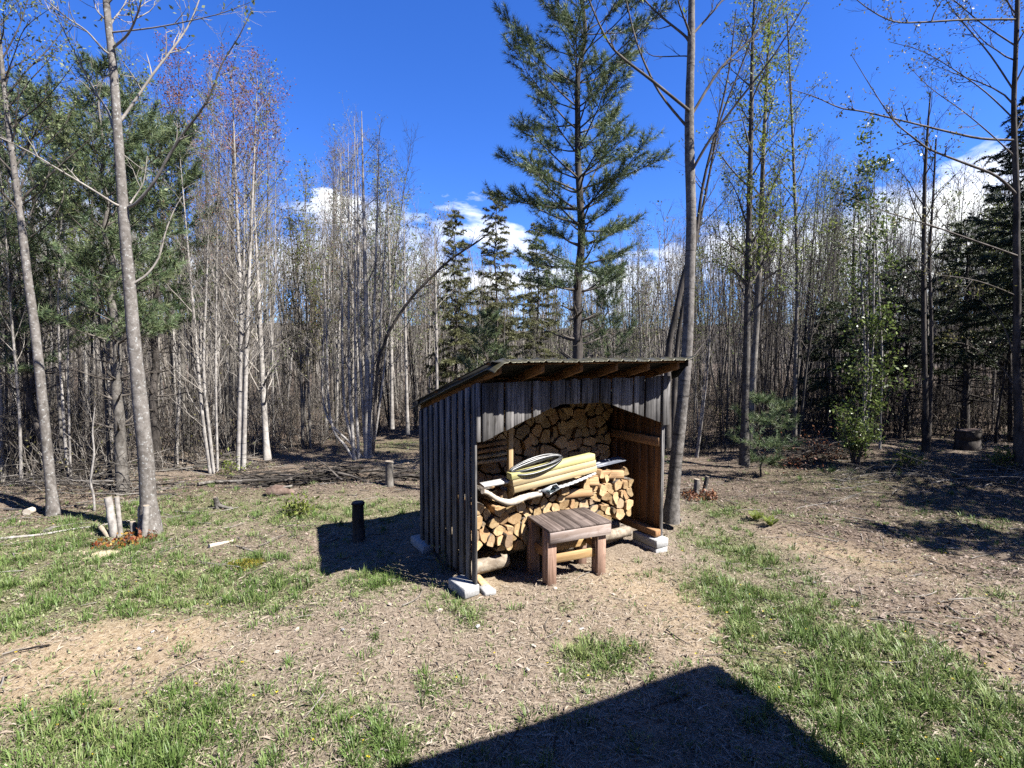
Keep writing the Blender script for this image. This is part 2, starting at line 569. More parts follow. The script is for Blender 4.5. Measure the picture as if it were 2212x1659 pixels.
M['logbark'] = bark_mat('log_bark', (0.10, 0.08, 0.065), (0.34, 0.29, 0.24), 1.0, 22, 0, 0.4, 0.4, 0.8)
M['pole'] = bark_mat('bearer_pole_bark', (0.242, 0.193, 0.143), (0.506, 0.429, 0.330), 1.0, 16, 0, 0.35, 0.1, 0.7)


def endgrain():
    m, nt = new_mat('cut_end_grain')
    tc = nt.n('ShaderNodeTexCoord').outputs['Object']
    r = objrand(nt)
    sp = nt.n('ShaderNodeSeparateXYZ'); nt.l(tc, sp.inputs[0])
    x = nt.math('ADD', sp.outputs['X'], nt.math('MULTIPLY', nt.math('SUBTRACT', r, 0.5), 0.12))
    z = nt.math('ADD', sp.outputs['Z'], nt.math('MULTIPLY', nt.math('SUBTRACT', nt.math('FRACT', nt.math('MULTIPLY', r, 7.3)), 0.3), 0.12))
    rad = nt.math('SQRT', nt.math('ADD', nt.math('MULTIPLY', x, x), nt.math('MULTIPLY', z, z)))
    n0 = nt.noise(tc, 14, 3, 0.6)
    ring = nt.math('SINE', nt.math('MULTIPLY', nt.math('ADD', rad, nt.math('MULTIPLY', n0, 0.012)), 900.0))
    n1 = nt.noise(tc, 60, 4, 0.7)
    n2 = nt.noise(tc, 16, 4, 0.65, 1.0)
    f = nt.math('ADD', nt.math('ADD', nt.math('MULTIPLY', ring, 0.06), nt.math('MULTIPLY', n1, 0.35)), nt.math('MULTIPLY', n2, 0.62))
    c = nt.ramp(f, [(0.30, (0.38, 0.22, 0.095)), (0.48, (0.68, 0.475, 0.25)), (0.66, (0.90, 0.68, 0.41))])
    hue = nt.math('FRACT', nt.math('MULTIPLY', r, 13.7))
    c = nt.mix(nt.ramp(hue, [(0.55, 0.0), (1.0, 0.65)]), c, (0.40, 0.215, 0.10))
    hue2 = nt.math('FRACT', nt.math('MULTIPLY', r, 31.1))
    c = nt.mix(nt.ramp(hue2, [(0.7, 0.0), (1.0, 0.5)]), c, (0.30, 0.255, 0.21))
    k = nt.math('ADD', nt.math('MULTIPLY', r, 0.5), 0.68)
    kk = nt.n('ShaderNodeCombineXYZ')
    nt.l(k, kk.inputs[0]); nt.l(k, kk.inputs[1]); nt.l(nt.math('POWER', k, 1.15), kk.inputs[2])
    c = nt.mix(1.0, c, kk.outputs[0], 'MULTIPLY')
    finish(nt, c, 0.85, f, 0.6, 0.006, spec=0.15)
    return m


M['end'] = endgrain()


def simple_noise_mat(name, c0, c1, scale, rough=0.7, metal=0.0, bstr=0.2, bdist=0.005, spec=0.3, detail=5):
    m, nt = new_mat(name)
    tc = nt.n('ShaderNodeTexCoord').outputs['Object']
    n = nt.noise(tc, scale, detail, 0.65)
    c = nt.ramp(n, [(0.32, c0), (0.68, c1)])
    finish(nt, c, rough, n, bstr, bdist, metal, spec)
    return m


M['roof'] = simple_noise_mat('olive_metal_sheet', (0.085, 0.08, 0.048), (0.15, 0.138, 0.085), 5, 0.42, 0.35, 0.1, 0.003)
M['tar'] = simple_noise_mat('black_roofing_felt', (0.008, 0.008, 0.008), (0.025, 0.025, 0.024), 12, 0.85)
M['concrete'] = simple_noise_mat('concrete_block', (0.372, 0.372, 0.364), (0.682, 0.682, 0.674), 40, 0.95, 0, 0.5, 0.004, 0.1)
M['rubber'] = simple_noise_mat('black_hose', (0.015, 0.016, 0.018), (0.05, 0.052, 0.056), 20, 0.38, spec=0.5)
M['greymetal'] = simple_noise_mat('grey_blue_sheet', (0.13, 0.145, 0.18), (0.24, 0.26, 0.31), 14, 0.45, 0.2)
M['peeled'] = simple_noise_mat('peeled_white_branch', (0.500, 0.413, 0.312), (0.850, 0.775, 0.663), 9, 0.75, 0, 0.4, 0.006)
M['cutwood'] = simple_noise_mat('cut_stump_top', (0.30, 0.24, 0.17), (0.52, 0.44, 0.34), 30, 0.85)
M['rot'] = simple_noise_mat('rotten_wood', (0.09, 0.05, 0.035), (0.34, 0.25, 0.20), 9, 0.95, 0, 0.8, 0.02)
M['hollow'] = simple_noise_mat('black_plug', (0.008, 0.007, 0.006), (0.02, 0.016, 0.013), 9, 0.95)
M['paper'] = simple_noise_mat('torn_plastic_bag', (0.5, 0.54, 0.56), (0.66, 0.68, 0.68), 6, 0.4)
M['paperdark'] = simple_noise_mat('dark_print_on_bag', (0.02, 0.04, 0.05), (0.16, 0.22, 0.24), 24, 0.4)
M['sawdust'] = simple_noise_mat('sawdust', (0.46, 0.36, 0.22), (0.72, 0.60, 0.42), 50, 0.95, 0, 0.6, 0.01)
M['siding'] = simple_noise_mat('house_siding', (0.42, 0.40, 0.36), (0.50, 0.48, 0.44), 6, 0.7)
M['shingle'] = simple_noise_mat('roof_shingle', (0.06, 0.055, 0.05), (0.13, 0.12, 0.11), 22, 0.9)
M['trim'] = simple_noise_mat('white_trim', (0.70, 0.70, 0.68), (0.78, 0.78, 0.76), 6, 0.5)
M['glass'] = simple_noise_mat('window_glass', (0.02, 0.025, 0.03), (0.04, 0.045, 0.05), 3, 0.05, 0, 0, 0.001, 0.6)
M['deck'] = wood_mat('deck_board', (0.20, 0.15, 0.11), (0.38, 0.30, 0.23), 0, 30, 0.8)


def ground_mat():
    m, nt = new_mat('ground_soil_and_thatch')
    tc = nt.n('ShaderNodeTexCoord').outputs['Object']
    g = attr(nt, 'green'); lt = attr(nt, 'litter'); dt = attr(nt, 'dirt')
    nf = nt.noise(tc, 34, 6, 0.7)
    nm = nt.noise(tc, 7, 5, 0.65)
    nv = nt.noise(nt.mapping(tc, (1, 1, 1), rot=(0, 0, 0.6)), 90, 3, 0.6, 1.5)
    f = nt.math('ADD', nt.math('MULTIPLY', nf, 0.55), nt.math('MULTIPLY', nv, 0.45))
    straw = nt.ramp(f, [(0.38, (0.20, 0.15, 0.11)), (0.5, (0.36, 0.285, 0.215)), (0.62, (0.52, 0.435, 0.345))])
    dirt = nt.ramp(nf, [(0.38, (0.34, 0.24, 0.14)), (0.62, (0.66, 0.53, 0.36))])
    litter = nt.ramp(f, [(0.40, (0.05, 0.036, 0.027)), (0.51, (0.17, 0.125, 0.095)), (0.61, (0.33, 0.265, 0.215))])
    green = nt.ramp(f, [(0.40, (0.07, 0.08, 0.03)), (0.51, (0.17, 0.18, 0.075)), (0.61, (0.33, 0.31, 0.17))])
    j = nt.math('MULTIPLY', nt.math('SUBTRACT', nm, 0.5), 1.6)
    c = nt.mix(nt.math('ADD', dt, nt.math('MULTIPLY', j, dt), clamp=True), straw, dirt)
    c = nt.mix(nt.math('ADD', lt, nt.math('MULTIPLY', j, lt), clamp=True), c, litter)
    c = nt.mix(nt.math('MULTIPLY', nt.math('ADD', g, nt.math('MULTIPLY', j, g), clamp=True), 0.8), c, green)
    finish(nt, c, 0.95, f, 0.9, 0.03, spec=0.1)
    return m


M['ground'] = ground_mat()
M['hills'] = simple_noise_mat('far_wooded_hill', (0.045, 0.04, 0.034), (0.15, 0.13, 0.11), 0.9, 0.95, 0, 0.8, 0.8, 0.05, 8)

rng = np.random.RandomState(11)


# ------------------------------------------------------------------ ground cover fields (world metres)
def blob(u, v, r, wgt, rx=1.0):
    p = G(u, v)
    return (p[0], p[1], r, wgt, rx)


GREEN = [blob(60, 1250, 1.3, .75), blob(250, 1290, 1.0, .6), blob(450, 1290, .8, .55), blob(620, 1280, .5, .6), blob(820, 1255, .30, 1.2),
         blob(60, 1170, 1.3, .5), blob(300, 1120, .9, .55), blob(480, 1090, .8, .5), blob(560, 1110, .6, .4), blob(740, 1110, .9, .6), blob(870, 1100, .5, .8), blob(690, 1110, .5, .6),
         blob(150, 1600, .7, .6), blob(330, 1640, .5, .6), blob(100, 1510, .35, .4), blob(420, 1570, .35, .5), blob(830, 1620, .22, 1.0), blob(700, 1560, .3, .4),
         blob(1310, 1420, .28, .9), blob(1250, 1440, .2, .5), blob(950, 1480, .14, .6),
         blob(1700, 1340, .55, 1.0), blob(1620, 1290, .55, .9), blob(1800, 1420, .55, 1.0), blob(1900, 1500, .5, .9), blob(2020, 1600, .5, 1.0), blob(2130, 1640, .4, .9),
         blob(1560, 1170, .6, .75), blob(1640, 1215, .5, .7), blob(1580, 1105, .6, .9), blob(1500, 1260, .45, .5), blob(2000, 1430, .4, .55), blob(2080, 1490, .4, .6),
         blob(1700, 1480, .28, .9), blob(1650, 1440, .25, .8), blob(1830, 1560, .35, .8), blob(1950, 1590, .3, .8), blob(1760, 1385, .35, .8),
         blob(2100, 1130, .8, .45), blob(1980, 1180, .5, .45), blob(1800, 1130, .6, .35), blob(1900, 1030, 1.2, .25), blob(870, 960, 1.0, .7), blob(1750, 1030, 1.0, .3), blob(2130, 1280, .5, .4),
         blob(530, 1218, .25, .6), blob(980, 1300, .22, .7), blob(1020, 1340, .15, .9), blob(1225, 1310, .12, .7), blob(1570, 1310, .12, .9), blob(1640, 1400, .22, .9)]
DIRT = [blob(180, 1405, .55, 1.0, 1.8), blob(60, 1470, .5, .8, 1.6), blob(330, 1360, .35, .7, 1.8), blob(1560, 1380, .5, .55), blob(1480, 1290, .5, .5), blob(1050, 1258, .3, .6),
        blob(1330, 1240, .6, .6), blob(1950, 1215, .9, .75), blob(1850, 1180, .8, .7), blob(1750, 1160, .6, .5), blob(2150, 1420, .4, .6), blob(880, 990, .9, .7), blob(1250, 1380, .8, .25), blob(2080, 1330, .6, .5)]
LITTER = [blob(1750, 1080, 1.6, 1.0), blob(2000, 1090, 1.8, 1.0), blob(2150, 1070, 1.8, .9), blob(1600, 1030, 1.6, .9), blob(1950, 1000, 2.5, .9), blob(2150, 1230, .9, .6), blob(600, 1010, 2.2, .6), blob(350, 1070, 1.5, .6),
          blob(100, 1100, 1.5, .7), blob(750, 1040, 1.3, .7), blob(2000, 1300, .6, .6), blob(2200, 1400, .6, .5), blob(420, 1200, .8, .35), blob(620, 1150, .7, .4), blob(1830, 1160, .7, .5), blob(900, 1060, .8, .5), blob(1400, 1020, 3.0, .8)]


def field(lst, x, y):
    s = np.zeros_like(x)
    for px, py, r, wgt, rx in lst:
        s = s + wgt * np.exp(-(((x - px) / rx) ** 2 + (y - py) ** 2) / (r * r))
    return s


def f_green(x, y): return np.clip(field(GREEN, x, y) + 0.05 - 0.6 * f_dirt(x, y), 0, 1)
def f_dirt(x, y): return np.clip(field(DIRT, x, y), 0, 1)
def f_litter(x, y): return np.clip(field(LITTER, x, y) + sstep(11, 14, y) + sstep(9, 12, np.abs(x)), 0, 1)


def build_ground():
    def axis(lo, hi, a, b, fine):
        xs = list(np.arange(a, b + 1e-6, fine))
        s, x = fine, b
        while x < hi:
            s *= 1.22; x += s; xs.append(min(x, hi))
        s, x = fine, a
        while x > lo:
            s *= 1.22; x -= s; xs.insert(0, max(x, lo))
        return np.array(sorted(set(np.round(xs, 5))))
    xs = axis(-260, 260, -7, 8, 0.055)
    ys = axis(-60, 320, 1.8, 11, 0.055)
    X, Y = np.meshgrid(xs, ys)
    Z = gz(X, Y)
    fine = np.exp(-((Y - 5) / 6) ** 2)
    nr = np.random.RandomState(3).normal(size=Z.shape) * 0.006 * fine
    Z = Z + nr
    ny, nx = X.shape
    v = np.stack([X, Y, Z], -1).reshape(-1, 3)
    i = np.arange(ny - 1)[:, None] * nx + np.arange(nx - 1)[None, :]
    f = np.stack([i, i + 1, i + nx + 1, i + nx], -1).reshape(-1, 4)
    mb = MB()
    mb.raw(v, f)
    xf, yf = v[:, 0], v[:, 1]
    o = mb.build('ground', M['ground'], smooth=True, vattr={'green': f_green(xf, yf), 'litter': f_litter(xf, yf), 'dirt': f_dirt(xf, yf)})
    tag(o, 'uneven spring clearing of thatch, bare soil and leaf litter', 'ground', kind='structure')


build_ground()


def build_hills():
    mb = MB()
    n = 220
    r = np.random.RandomState(2)
    prof = np.convolve(r.rand(n + 20), np.ones(9) / 9, 'same')[:n + 1]
    v, f = [], []
    K = 6
    for i in range(n + 1):
        a = math.pi * 2 * i / n
        for k in range(K):
            rad = 105 + 75 * k / (K - 1)
            h = (8.0 + 6 * prof[i]) * math.sin(k / (K - 1) * math.pi * 0.5) + r.normal() * 0.35 - (0.8 if k == 0 else 0)
            v.append((rad * math.sin(a), rad * math.cos(a), h))
    for i in range(n):
        for k in range(K - 1):
            a = i * K + k
            f.append((a, a + K, a + K + 1, a + 1))
    mb.raw(v, f)
    tag(mb.build('hills', M['hills'], smooth=True), 'low wooded rise far behind the trees', 'hills', kind='structure')


build_hills()


# ------------------------------------------------------------------ the house behind the camera (it casts the foreground shade)
def build_house():
    H = 3.5
    apex = PZ(1530, 1437, 0.0)
    C = apex[:2] + SUN_H / np.linalg.norm(SUN_H) * H / math.tan(R(SUN_EL))
    a = math.radians(23.7)
    e1 = np.array([-math.cos(a), -math.sin(a)])      # along the front eave, away from the corner
    e2 = np.array([math.sin(a), -math.cos(a)])       # along the side eave
    rot = math.atan2(-e1[1], -e1[0])
    root = thing('house', 'house with pale siding behind the camera that shades the foreground', 'house', (C[0], C[1], 0), rot)
    # local axes: x = -e1, y = -e2 ; the corner is the origin
    mb = MB()
    L, W = 10.0, 8.0
    e = 0.06
    c = [(-L, -W, H - e), (0, -W, H - e), (0, 0, H - e), (-L, 0, H - e), (-L, -W, H), (0, -W, H), (0, 0, H), (-L, 0, H)]
    mb.raw(c, [(3, 2, 1, 0), (0, 1, 5, 4), (1, 2, 6, 5), (2, 3, 7, 6), (3, 0, 4, 7)], [1] * 5)
    rz = H + 1.5
    r0, r1 = (-L + 4, -W / 2, rz), (-4, -W / 2, rz)
    mb.raw([(-L, -W, H), (0, -W, H), (0, 0, H), (-L, 0, H), r0, r1], [(0, 1, 5, 4), (2, 3, 4, 5)], 0)
    mb.raw([(0, -W, H), (0, 0, H), r1, (-L, 0, H), (-L, -W, H), r0], [(0, 1, 2), (3, 4, 5)], 0)
    mb.build('roof', [M['shingle'], M['trim']], root)
    mb = MB()
    k = 1.0
    for z in np.arange(0.0, H - e - 0.01, 0.16):
        mb.box(-L + k, -k, -W + k, -k, z, min(z + 0.158, H - e - 0.005), 0, 0.5)
    mb.build('wall', M['siding'], root)
    for x0 in (-8.2, -5.6):
        f = MB(); f.box(x0 - .06, x0 + 1.06, -k + .002, -k + .05, 1.2, 2.5)
        fr = f.build('window', M['trim'], root)
        g = MB(); g.box(x0, x0 + 1.0, -k + .051, -k + .056, 1.26, 2.44); g.build('pane', M['glass'], fr)
    d = MB(); d.box(-3.6, -2.7, -k + .002, -k + .05, 0.66, 2.75)
    dr = d.build('door', M['trim'], root)
    hn = MB(); hn.box(-3.52, -3.47, -k + .051, -k + .1, 1.6, 1.72); hn.build('handle', M['greymetal'], dr)
    dk = MB()
    for i in range(6):
        dk.box(-L + k, -k, -k + .003 + i * .14, -k + .138 + i * .14, 0.60, 0.635, 0, rng.rand())
    dk.build('porch_deck', M['deck'], root)


build_house()

# ------------------------------------------------------------------ firewood shed
Z0 = 0.08
A0 = PZ(1036.5, 1264.5, Z0)[:2]
B0 = PZ(1429.0, 1158.5, Z0)[:2]
D0 = PZ(914.5, 1164.5, Z0)[:2]
SE = (B0 - A0) / np.linalg.norm(B0 - A0)
SM = np.array([-SE[1], SE[0]])
SW = float(np.linalg.norm(B0 - A0))
SD = float(np.dot(D0 - A0, SM))
SROT = math.atan2(SE[1], SE[0])
print('shed', A0, 'W', SW, 'D', SD, 'rot', math.degrees(SROT), 'skew', float(np.dot(D0 - A0, SE)))


def s2w(s, t, z=0.0):
    p = A0 + SE * s + SM * t
    return np.array([p[0], p[1], z])


def front(u, v, t):
    """where the line of sight meets the plane at depth t of the shed: (s, z)"""
    d = ray(u, v)
    num = float(np.dot(A0, SM) + t)
    k = num / float(np.dot(d[:2], SM))
    q = d * k
    return float(np.dot(q[:2] - A0, SE)), CAM_Z + d[2] * k


def zoom2(x, y):   # reading aid: a 600 px crop at 2.765x -> photo coordinates
    return (1380 + x / 2.765) * 0.73733, (1150 + y / 2.765) * 0.73733


def gloc(s, t):
    p = s2w(s, t)
    return float(gz(p[0], p[1]))


RS = 0.275          # roof pitch


def roof_z(t):
    return 2.155 - RS * t


def build_shed():
    r = np.random.RandomState(21)
    root = thing('firewood_shed', 'open-fronted firewood shed of grey weathered boards with a lean-to metal roof', 'shed', (A0[0], A0[1], 0), SROT)
    # --- left side wall, board on board
    mb = MB()
    t = 0.0
    i = 0
    n = 19
    wd = SD / n
    while t < SD - 0.01:
        ww = wd * r.uniform(0.85, 1.15)
        t1 = min(t + ww, SD)
        if i % 2 == 0:
            x0, x1 = -0.046, -0.024
        else:
            x0, x1 = -0.022, 0.0
        zb = Z0 + r.uniform(-0.015, 0.015)
        zt0, zt1 = roof_z(t) - 0.15, roof_z(t1) - 0.15
        j = 0.012 if i % 2 == 0 else -0.012
        a, b = t - j * .5 + .001, t1 + j * .5 - .001
        a = max(a, 0.0)
        k = r.uniform(-.004, .004)
        mb.hexa([(x0, a, zb), (x1, a, zb), (x1, b, zb), (x0, b, zb), (x0, a + k, zt0), (x1, a + k, zt0), (x1, b + k, zt1), (x0, b + k, zt1)], [0, 0, 0, 1, 0, 0], r.uniform(.25, .75) if i % 2 == 0 else r.uniform(0, .1))  # recessed boards get a darker colour, the shade of the gaps painted in
        t = t1; i += 1
    mb.build('left_side_wall', [M['board_z'], M['inner_z']], root, bevel=0.002)
    # --- right side wall
    mb = MB()
    t, i = 0.0, 0
    while t < SD - 0.01:
        ww = 0.125 * r.uniform(0.8, 1.25)
        t1 = min(t + ww, SD)
        x0 = SW + (0.0 if i % 2 == 0 else 0.0)
        zb = Z0 + r.uniform(-0.01, 0.01) + (0.0 if i == 0 else 0.02)
        mb.hexa([(x0, t + .002, zb), (x0 + .022, t + .002, zb), (x0 + .022, t1 - .002, zb), (x0, t1 - .002, zb),
                 (x0, t + .002, roof_z(t) - .13), (x0 + .022, t + .002, roof_z(t) - .13), (x0 + .022, t1 - .002, roof_z(t1) - .13), (x0, t1 - .002, roof_z(t1) - .13)],
                [0, 0, 0, 0, 0, 1], r.rand())
        t = t1; i += 1
    mb.build('right_side_wall', [M['board_z'], M['inner_z']], root, bevel=0.002)
    # --- back wall
    mb = MB()
    s = -0.02
    while s < SW + 0.02:
        s1 = min(s + 0.15 * r.uniform(.8, 1.2), SW + 0.02)
        mb.box(s + .002, s1 - .002, SD + .003, SD + .025, Z0, roof_z(SD) - .12, [0, 0, 1, 0, 0, 0], r.rand())
        s = s1
    mb.build('back_wall', [M['board_z'], M['inner_z']], root)
    # --- front header boards cut to a low arch
    prof_px = [(1041, 955), (1047, 953.5), (1092, 930), (1137, 908), (1210, 873.5), (1308, 869.5), (1338, 881), (1425, 911.5), (1436, 915)]
    prof = [front(u, v, -0.03) for u, v in prof_px]
    ps = [p[0] for p in prof]; pz = [p[1] for p in prof]
    mb = MB()
    s = -0.045
    i = 0
    while s < SW + 0.03:
        ww = r.choice([0.085, 0.10, 0.115, 0.13, 0.06])
        s1 = min(s + ww, SW + 0.045)
        if s1 > SW - 0.02:
            s1 = SW + 0.045
        y1 = [-0.002, -0.022, -0.002, -0.024, -0.006][i % 5]
        y0 = y1 - 0.02
        zb0 = np.interp(s, ps, pz); zb1 = np.interp(s1, ps, pz)
        if s1 > SW:
            zb0 = zb1 = pz[-1] - 0.015
            y0 -= .01
        zt = roof_z(-0.02) - 0.145 + r.uniform(-.01, .01)
        g = .0015 if i % 3 else 0.007
        mb.hexa([(s + g, y0, zb0), (s1 - g, y0, zb1), (s1 - g, y1, zb1), (s + g, y1, zb0), (s + g, y0, zt), (s1 - g, y0, zt), (s1 - g, y1, zt), (s + g, y1, zt)], [0, 0, 0, 0, 1, 0], r.rand())
        if i % 3 == 1:       # dark backing strip seen through the gaps
            mb.box(s - .01, s1 + .01, 0.002, 0.018, max(zb0, zb1) + .01, zt - .01, [1, 1, 1, 1, 1, 1], 0.1)
        s = s1; i += 1
    mb.build('front_header', [M['board_z'], M['inner_z']], root, bevel=0.002)
    # --- posts, plates
    for nm, (s0, s1, t0, t1, z0, z1) in {'back_post_a': (0.004, .09, SD - .09, SD - .004, Z0, 1.6), 'back_post_b': (SW - .09, SW - .004, SD - .09, SD - .004, Z0 + .12, 1.6)}.items():
        mb = MB(); mb.box(s0, s1, t0, t1, z0, z1, 0, r.rand())
        if True:
            mb.build('post', M['stud'], root, bevel=0.003)
    mb = MB(); mb.box(SW - .022, SW - .003, 0.0, .022, Z0 + .01, 1.52, 0, .7); mb.build('corner_strip', M['board_z'], root, bevel=0.002)
    s, z = front(1097, 940, 0.30); s2, z2 = front(1108, 1000, 0.30)
    mb = MB(); mb.box(s, s + .055, 0.28, 0.32, 0.75, roof_z(.32) - .12, 0, .5); mb.build('inner_stud', M['stud'], root, bevel=0.003)
    # mid rail and sill along the right wall
    s, z = front(1405, 957, 0.04)
    mb = MB(); mb.box(SW - .046, SW - .002, 0.03, SD - .1, z - .055, z + .055, 0, .6); mb.build('side_rail', M['rail'], root, bevel=0.004)
    mb = MB(); mb.box(SW - .115, SW - .026, -0.012, SD - .05, Z0 + .012, Z0 + .092, 0, .4); mb.build('sill_beam', M['rail'], root, bevel=0.005)
    # --- rafters
    for i, s in enumerate(np.linspace(0.06, SW - 0.1, 6)):
        mb = MB()
        t0, t1 = -0.285, SD + .16
        za, zb = roof_z(t0) - .038, roof_z(t1) - .038
        mb.hexa([(s - .02, t0, za - .085), (s + .02, t0, za - .085), (s + .02, t1, zb - .085), (s - .02, t1, zb - .085), (s - .02, t0, za), (s + .02, t0, za), (s + .02, t1, zb), (s - .02, t1, zb)], 0, r.rand())
        mb.build('rafter', M['rafter'], root, bevel=0.003)
    # purlins across the rafters
    for t in (-0.23, 0.35, 0.95, SD + .08):
        mb = MB()
        z = roof_z(t) - .036
        mb.box(-0.03, SW + .03, t - .045, t + .045, z, z + .02, 0, r.rand())
        mb.build('purlin', M['inner_z'], root)
    # end fascia under the right overhang, felt strip under the sheet
    mb = MB()
    t0, t1 = -0.30, SD + .16
    for s0, s1 in ((-.028, -.006), (SW + .025, SW + .05)):
        mb = MB()
        za, zb = roof_z(t0) - .012, roof_z(t1) - .012
        mb.hexa([(s0, t0, za - .085), (s1, t0, za - .085), (s1, t1, zb - .06), (s0, t1, zb - .06), (s0, t0, za), (s1, t0, za), (s1, t1, zb), (s0, t1, zb)], 0, .5)
        mb.build('rake_board', M['tar'], root)
    mb = MB()
    ns, nt_ = 90, 24
    S = np.linspace(-.05, SW + .06, ns); T = np.linspace(-.355, SD + .20, nt_)
    V = []
    for tt in T:
        for ss in S:
            V.append((ss, tt, roof_z(tt) - .014 - 0.02 * max(0, (-.30 - tt) / .06) + .006 * math.sin(ss * 23 + tt * 5) * (1 if tt < -.3 else .2)))
    i = np.arange(nt_ - 1)[:, None] * ns + np.arange(ns - 1)[None]
    mb.raw(V, np.stack([i, i + 1, i + ns + 1, i + ns], -1).reshape(-1, 4))
    fl = mb.build('roofing_felt', M['tar'], root)
    so = fl.modifiers.new('thick', 'SOLIDIFY'); so.thickness = 0.006
    # torn flap of felt hanging at the back left and right front corners
    mb = MB()
    zt = roof_z(SD + .02) - .05
    mb.raw([(-.05, SD + .16, zt), (-.06, SD - .01, zt + .02), (-.058, SD + .0, zt - .10), (-.052, SD + .02, zt - .2), (-.05, SD + .05, zt - .24), (-.045, SD + .09, zt - .12)], [(0, 1, 2, 3, 4, 5)])
    flaps = [mb]; mb = MB(); flaps.append(mb)
    mb.raw([(SW + .05, -.27, roof_z(-.27) - .09), (SW + .05, -.05, roof_z(-.05) - .10), (SW + .052, -.06, roof_z(-.06) - .19), (SW + .05, -.16, roof_z(-.1) - .17)], [(0, 1, 2, 3)])
    for mb in flaps:
        fp = mb.build('felt_flap', M['tar'], root)
        so = fp.modifiers.new('thick', 'SOLIDIFY'); so.thickness = 0.004
    # --- ribbed metal sheet, its front and left edges drooping, right corner left long
    ns, nt_ = 340, 40
    S = np.linspace(-.065, SW + .14, ns); T = np.concatenate([np.linspace(-.40, -.28, 12), np.linspace(-.26, SD + .26, 28)])
    V = []
    for tt in T:
        for ss in S:
            z = roof_z(tt)
            k = 1.0 - float(sstep(SW - .12, SW + .12, ss))
            z -= 0.060 * k * (max(0, (-.27 - tt) / .13)) ** 1.3
            z -= 0.085 * (max(0, (.05 - ss) / .115)) ** 1.3
            ph = (ss % 0.19) / 0.19
            rib = 0.016 * max(0.0, 1 - abs(ph - .5) / .10)
            rib2 = 0.004 * (max(0.0, 1 - abs(ph - .17) / .05) + max(0.0, 1 - abs(ph - .83) / .05))
            z += rib + rib2 + .003 * math.sin(ss * 7 + tt * 3)
            V.append((ss + .004 * math.sin(tt * 9), tt, z))
    mb = MB()
    i = np.arange(nt_ - 1)[:, None] * ns + np.arange(ns - 1)[None]
    mb.raw(V, np.stack([i, i + 1, i + ns + 1, i + ns], -1).reshape(-1, 4))
    rf = mb.build('metal_roof', M['roof'], root)
    so = rf.modifiers.new('thick', 'SOLIDIFY'); so.thickness = 0.0025; so.offset = 1
    return root


build_shed()


# ------------------------------------------------------------------ concrete blocks
def block(s, t, z, label, wdt=.2, dep=.4, hgt=.1, rot=0.0):
    p = s2w(s, t, z)
    root = thing('concrete_block', label, 'concrete block', p, SROT + rot, 'blocks under the shed')
    mb = MB(); mb.box(-wdt / 2, wdt / 2, 0, dep, 0, hgt)
    mb.build('body', M['concrete'], root, bevel=0.008)
    return root


zr = Z0 - .10
s, z = front(1401, 1180, -0.07)
block(SW - .06, -.075, Z0 - .102, 'pale concrete block directly under the right front corner of the shed')
block(SW - .065, -.07, Z0 - .205, 'concrete block second from the top under the right front corner')
block(SW - .06, -.075, Z0 - .308, 'lowest concrete block sunk in the soil under the right front corner')
block(-.09, -.02, Z0 - .085, 'concrete block sticking out under the left front corner of the shed', .17, .3, .1, .12)
block(-.02, SD - .24, Z0 - .09, 'bluish shaded concrete block under the left rear corner of the shed', .18, .4, .1, 0.0)
p = s2w(.09, -.01, gloc(.09, 0) - .012)
mb = MB(); mb.box(-.06, .06, -.04, .12, 0, .06, jit=.012, rng=rng)
rk = thing('broken_block', 'small broken piece of pale block beside the left front post', 'stone', p, SROT)
mb.build('body', M['concrete'], rk, bevel=.012)
p = s2w(.10, .20, gloc(.1, .2) - .01)
rk = thing('wood_wedge', 'sawn wooden wedge on the soil inside the left front post', 'wood block', p, SROT)
mb = MB(); mb.hexa([(-.03, -.12, 0), (.09, -.12, 0), (.09, .16, 0), (-.03, .16, 0), (-.03, -.10, .05), (.03, -.10, .05), (.03, .14, .10), (-.03, .14, .10)])
mb.build('body', M['stud'], rk, bevel=.004)


# ------------------------------------------------------------------ firewood
def clip_poly(poly, a, b, c):
    out = []
    n = len(poly)
    for i in range(n):
        p, q = poly[i], poly[(i + 1) % n]
        dp = a * p[0] + b * p[1] - c
        dq = a * q[0] + b * q[1] - c
        if dp <= 0:
            out.append(p)
        if dp * dq < 0:
            k = dp / (dp - dq)
            out.append((p[0] + (q[0] - p[0]) * k, p[1] + (q[1] - p[1]) * k))
    return out


def area(p):
    return 0.5 * sum(p[i][0] * p[(i + 1) % len(p)][1] - p[(i + 1) % len(p)][0] * p[i][1] for i in range(len(p)))


def shrink(poly, d):
    out = poly
    n = len(poly)
    for i in range(n):
        p, q = poly[i], poly[(i + 1) % n]
        ex, ez = q[0] - p[0], q[1] - p[1]
        L = math.hypot(ex, ez)
        if L < 1e-6: continue
        nx, nz = ez / L, -ex / L            # outward for a counter-clockwise polygon
        out = clip_poly(out, nx, nz, nx * p[0] + nz * p[1] - d)
        if len(out) < 3: return []
    return out


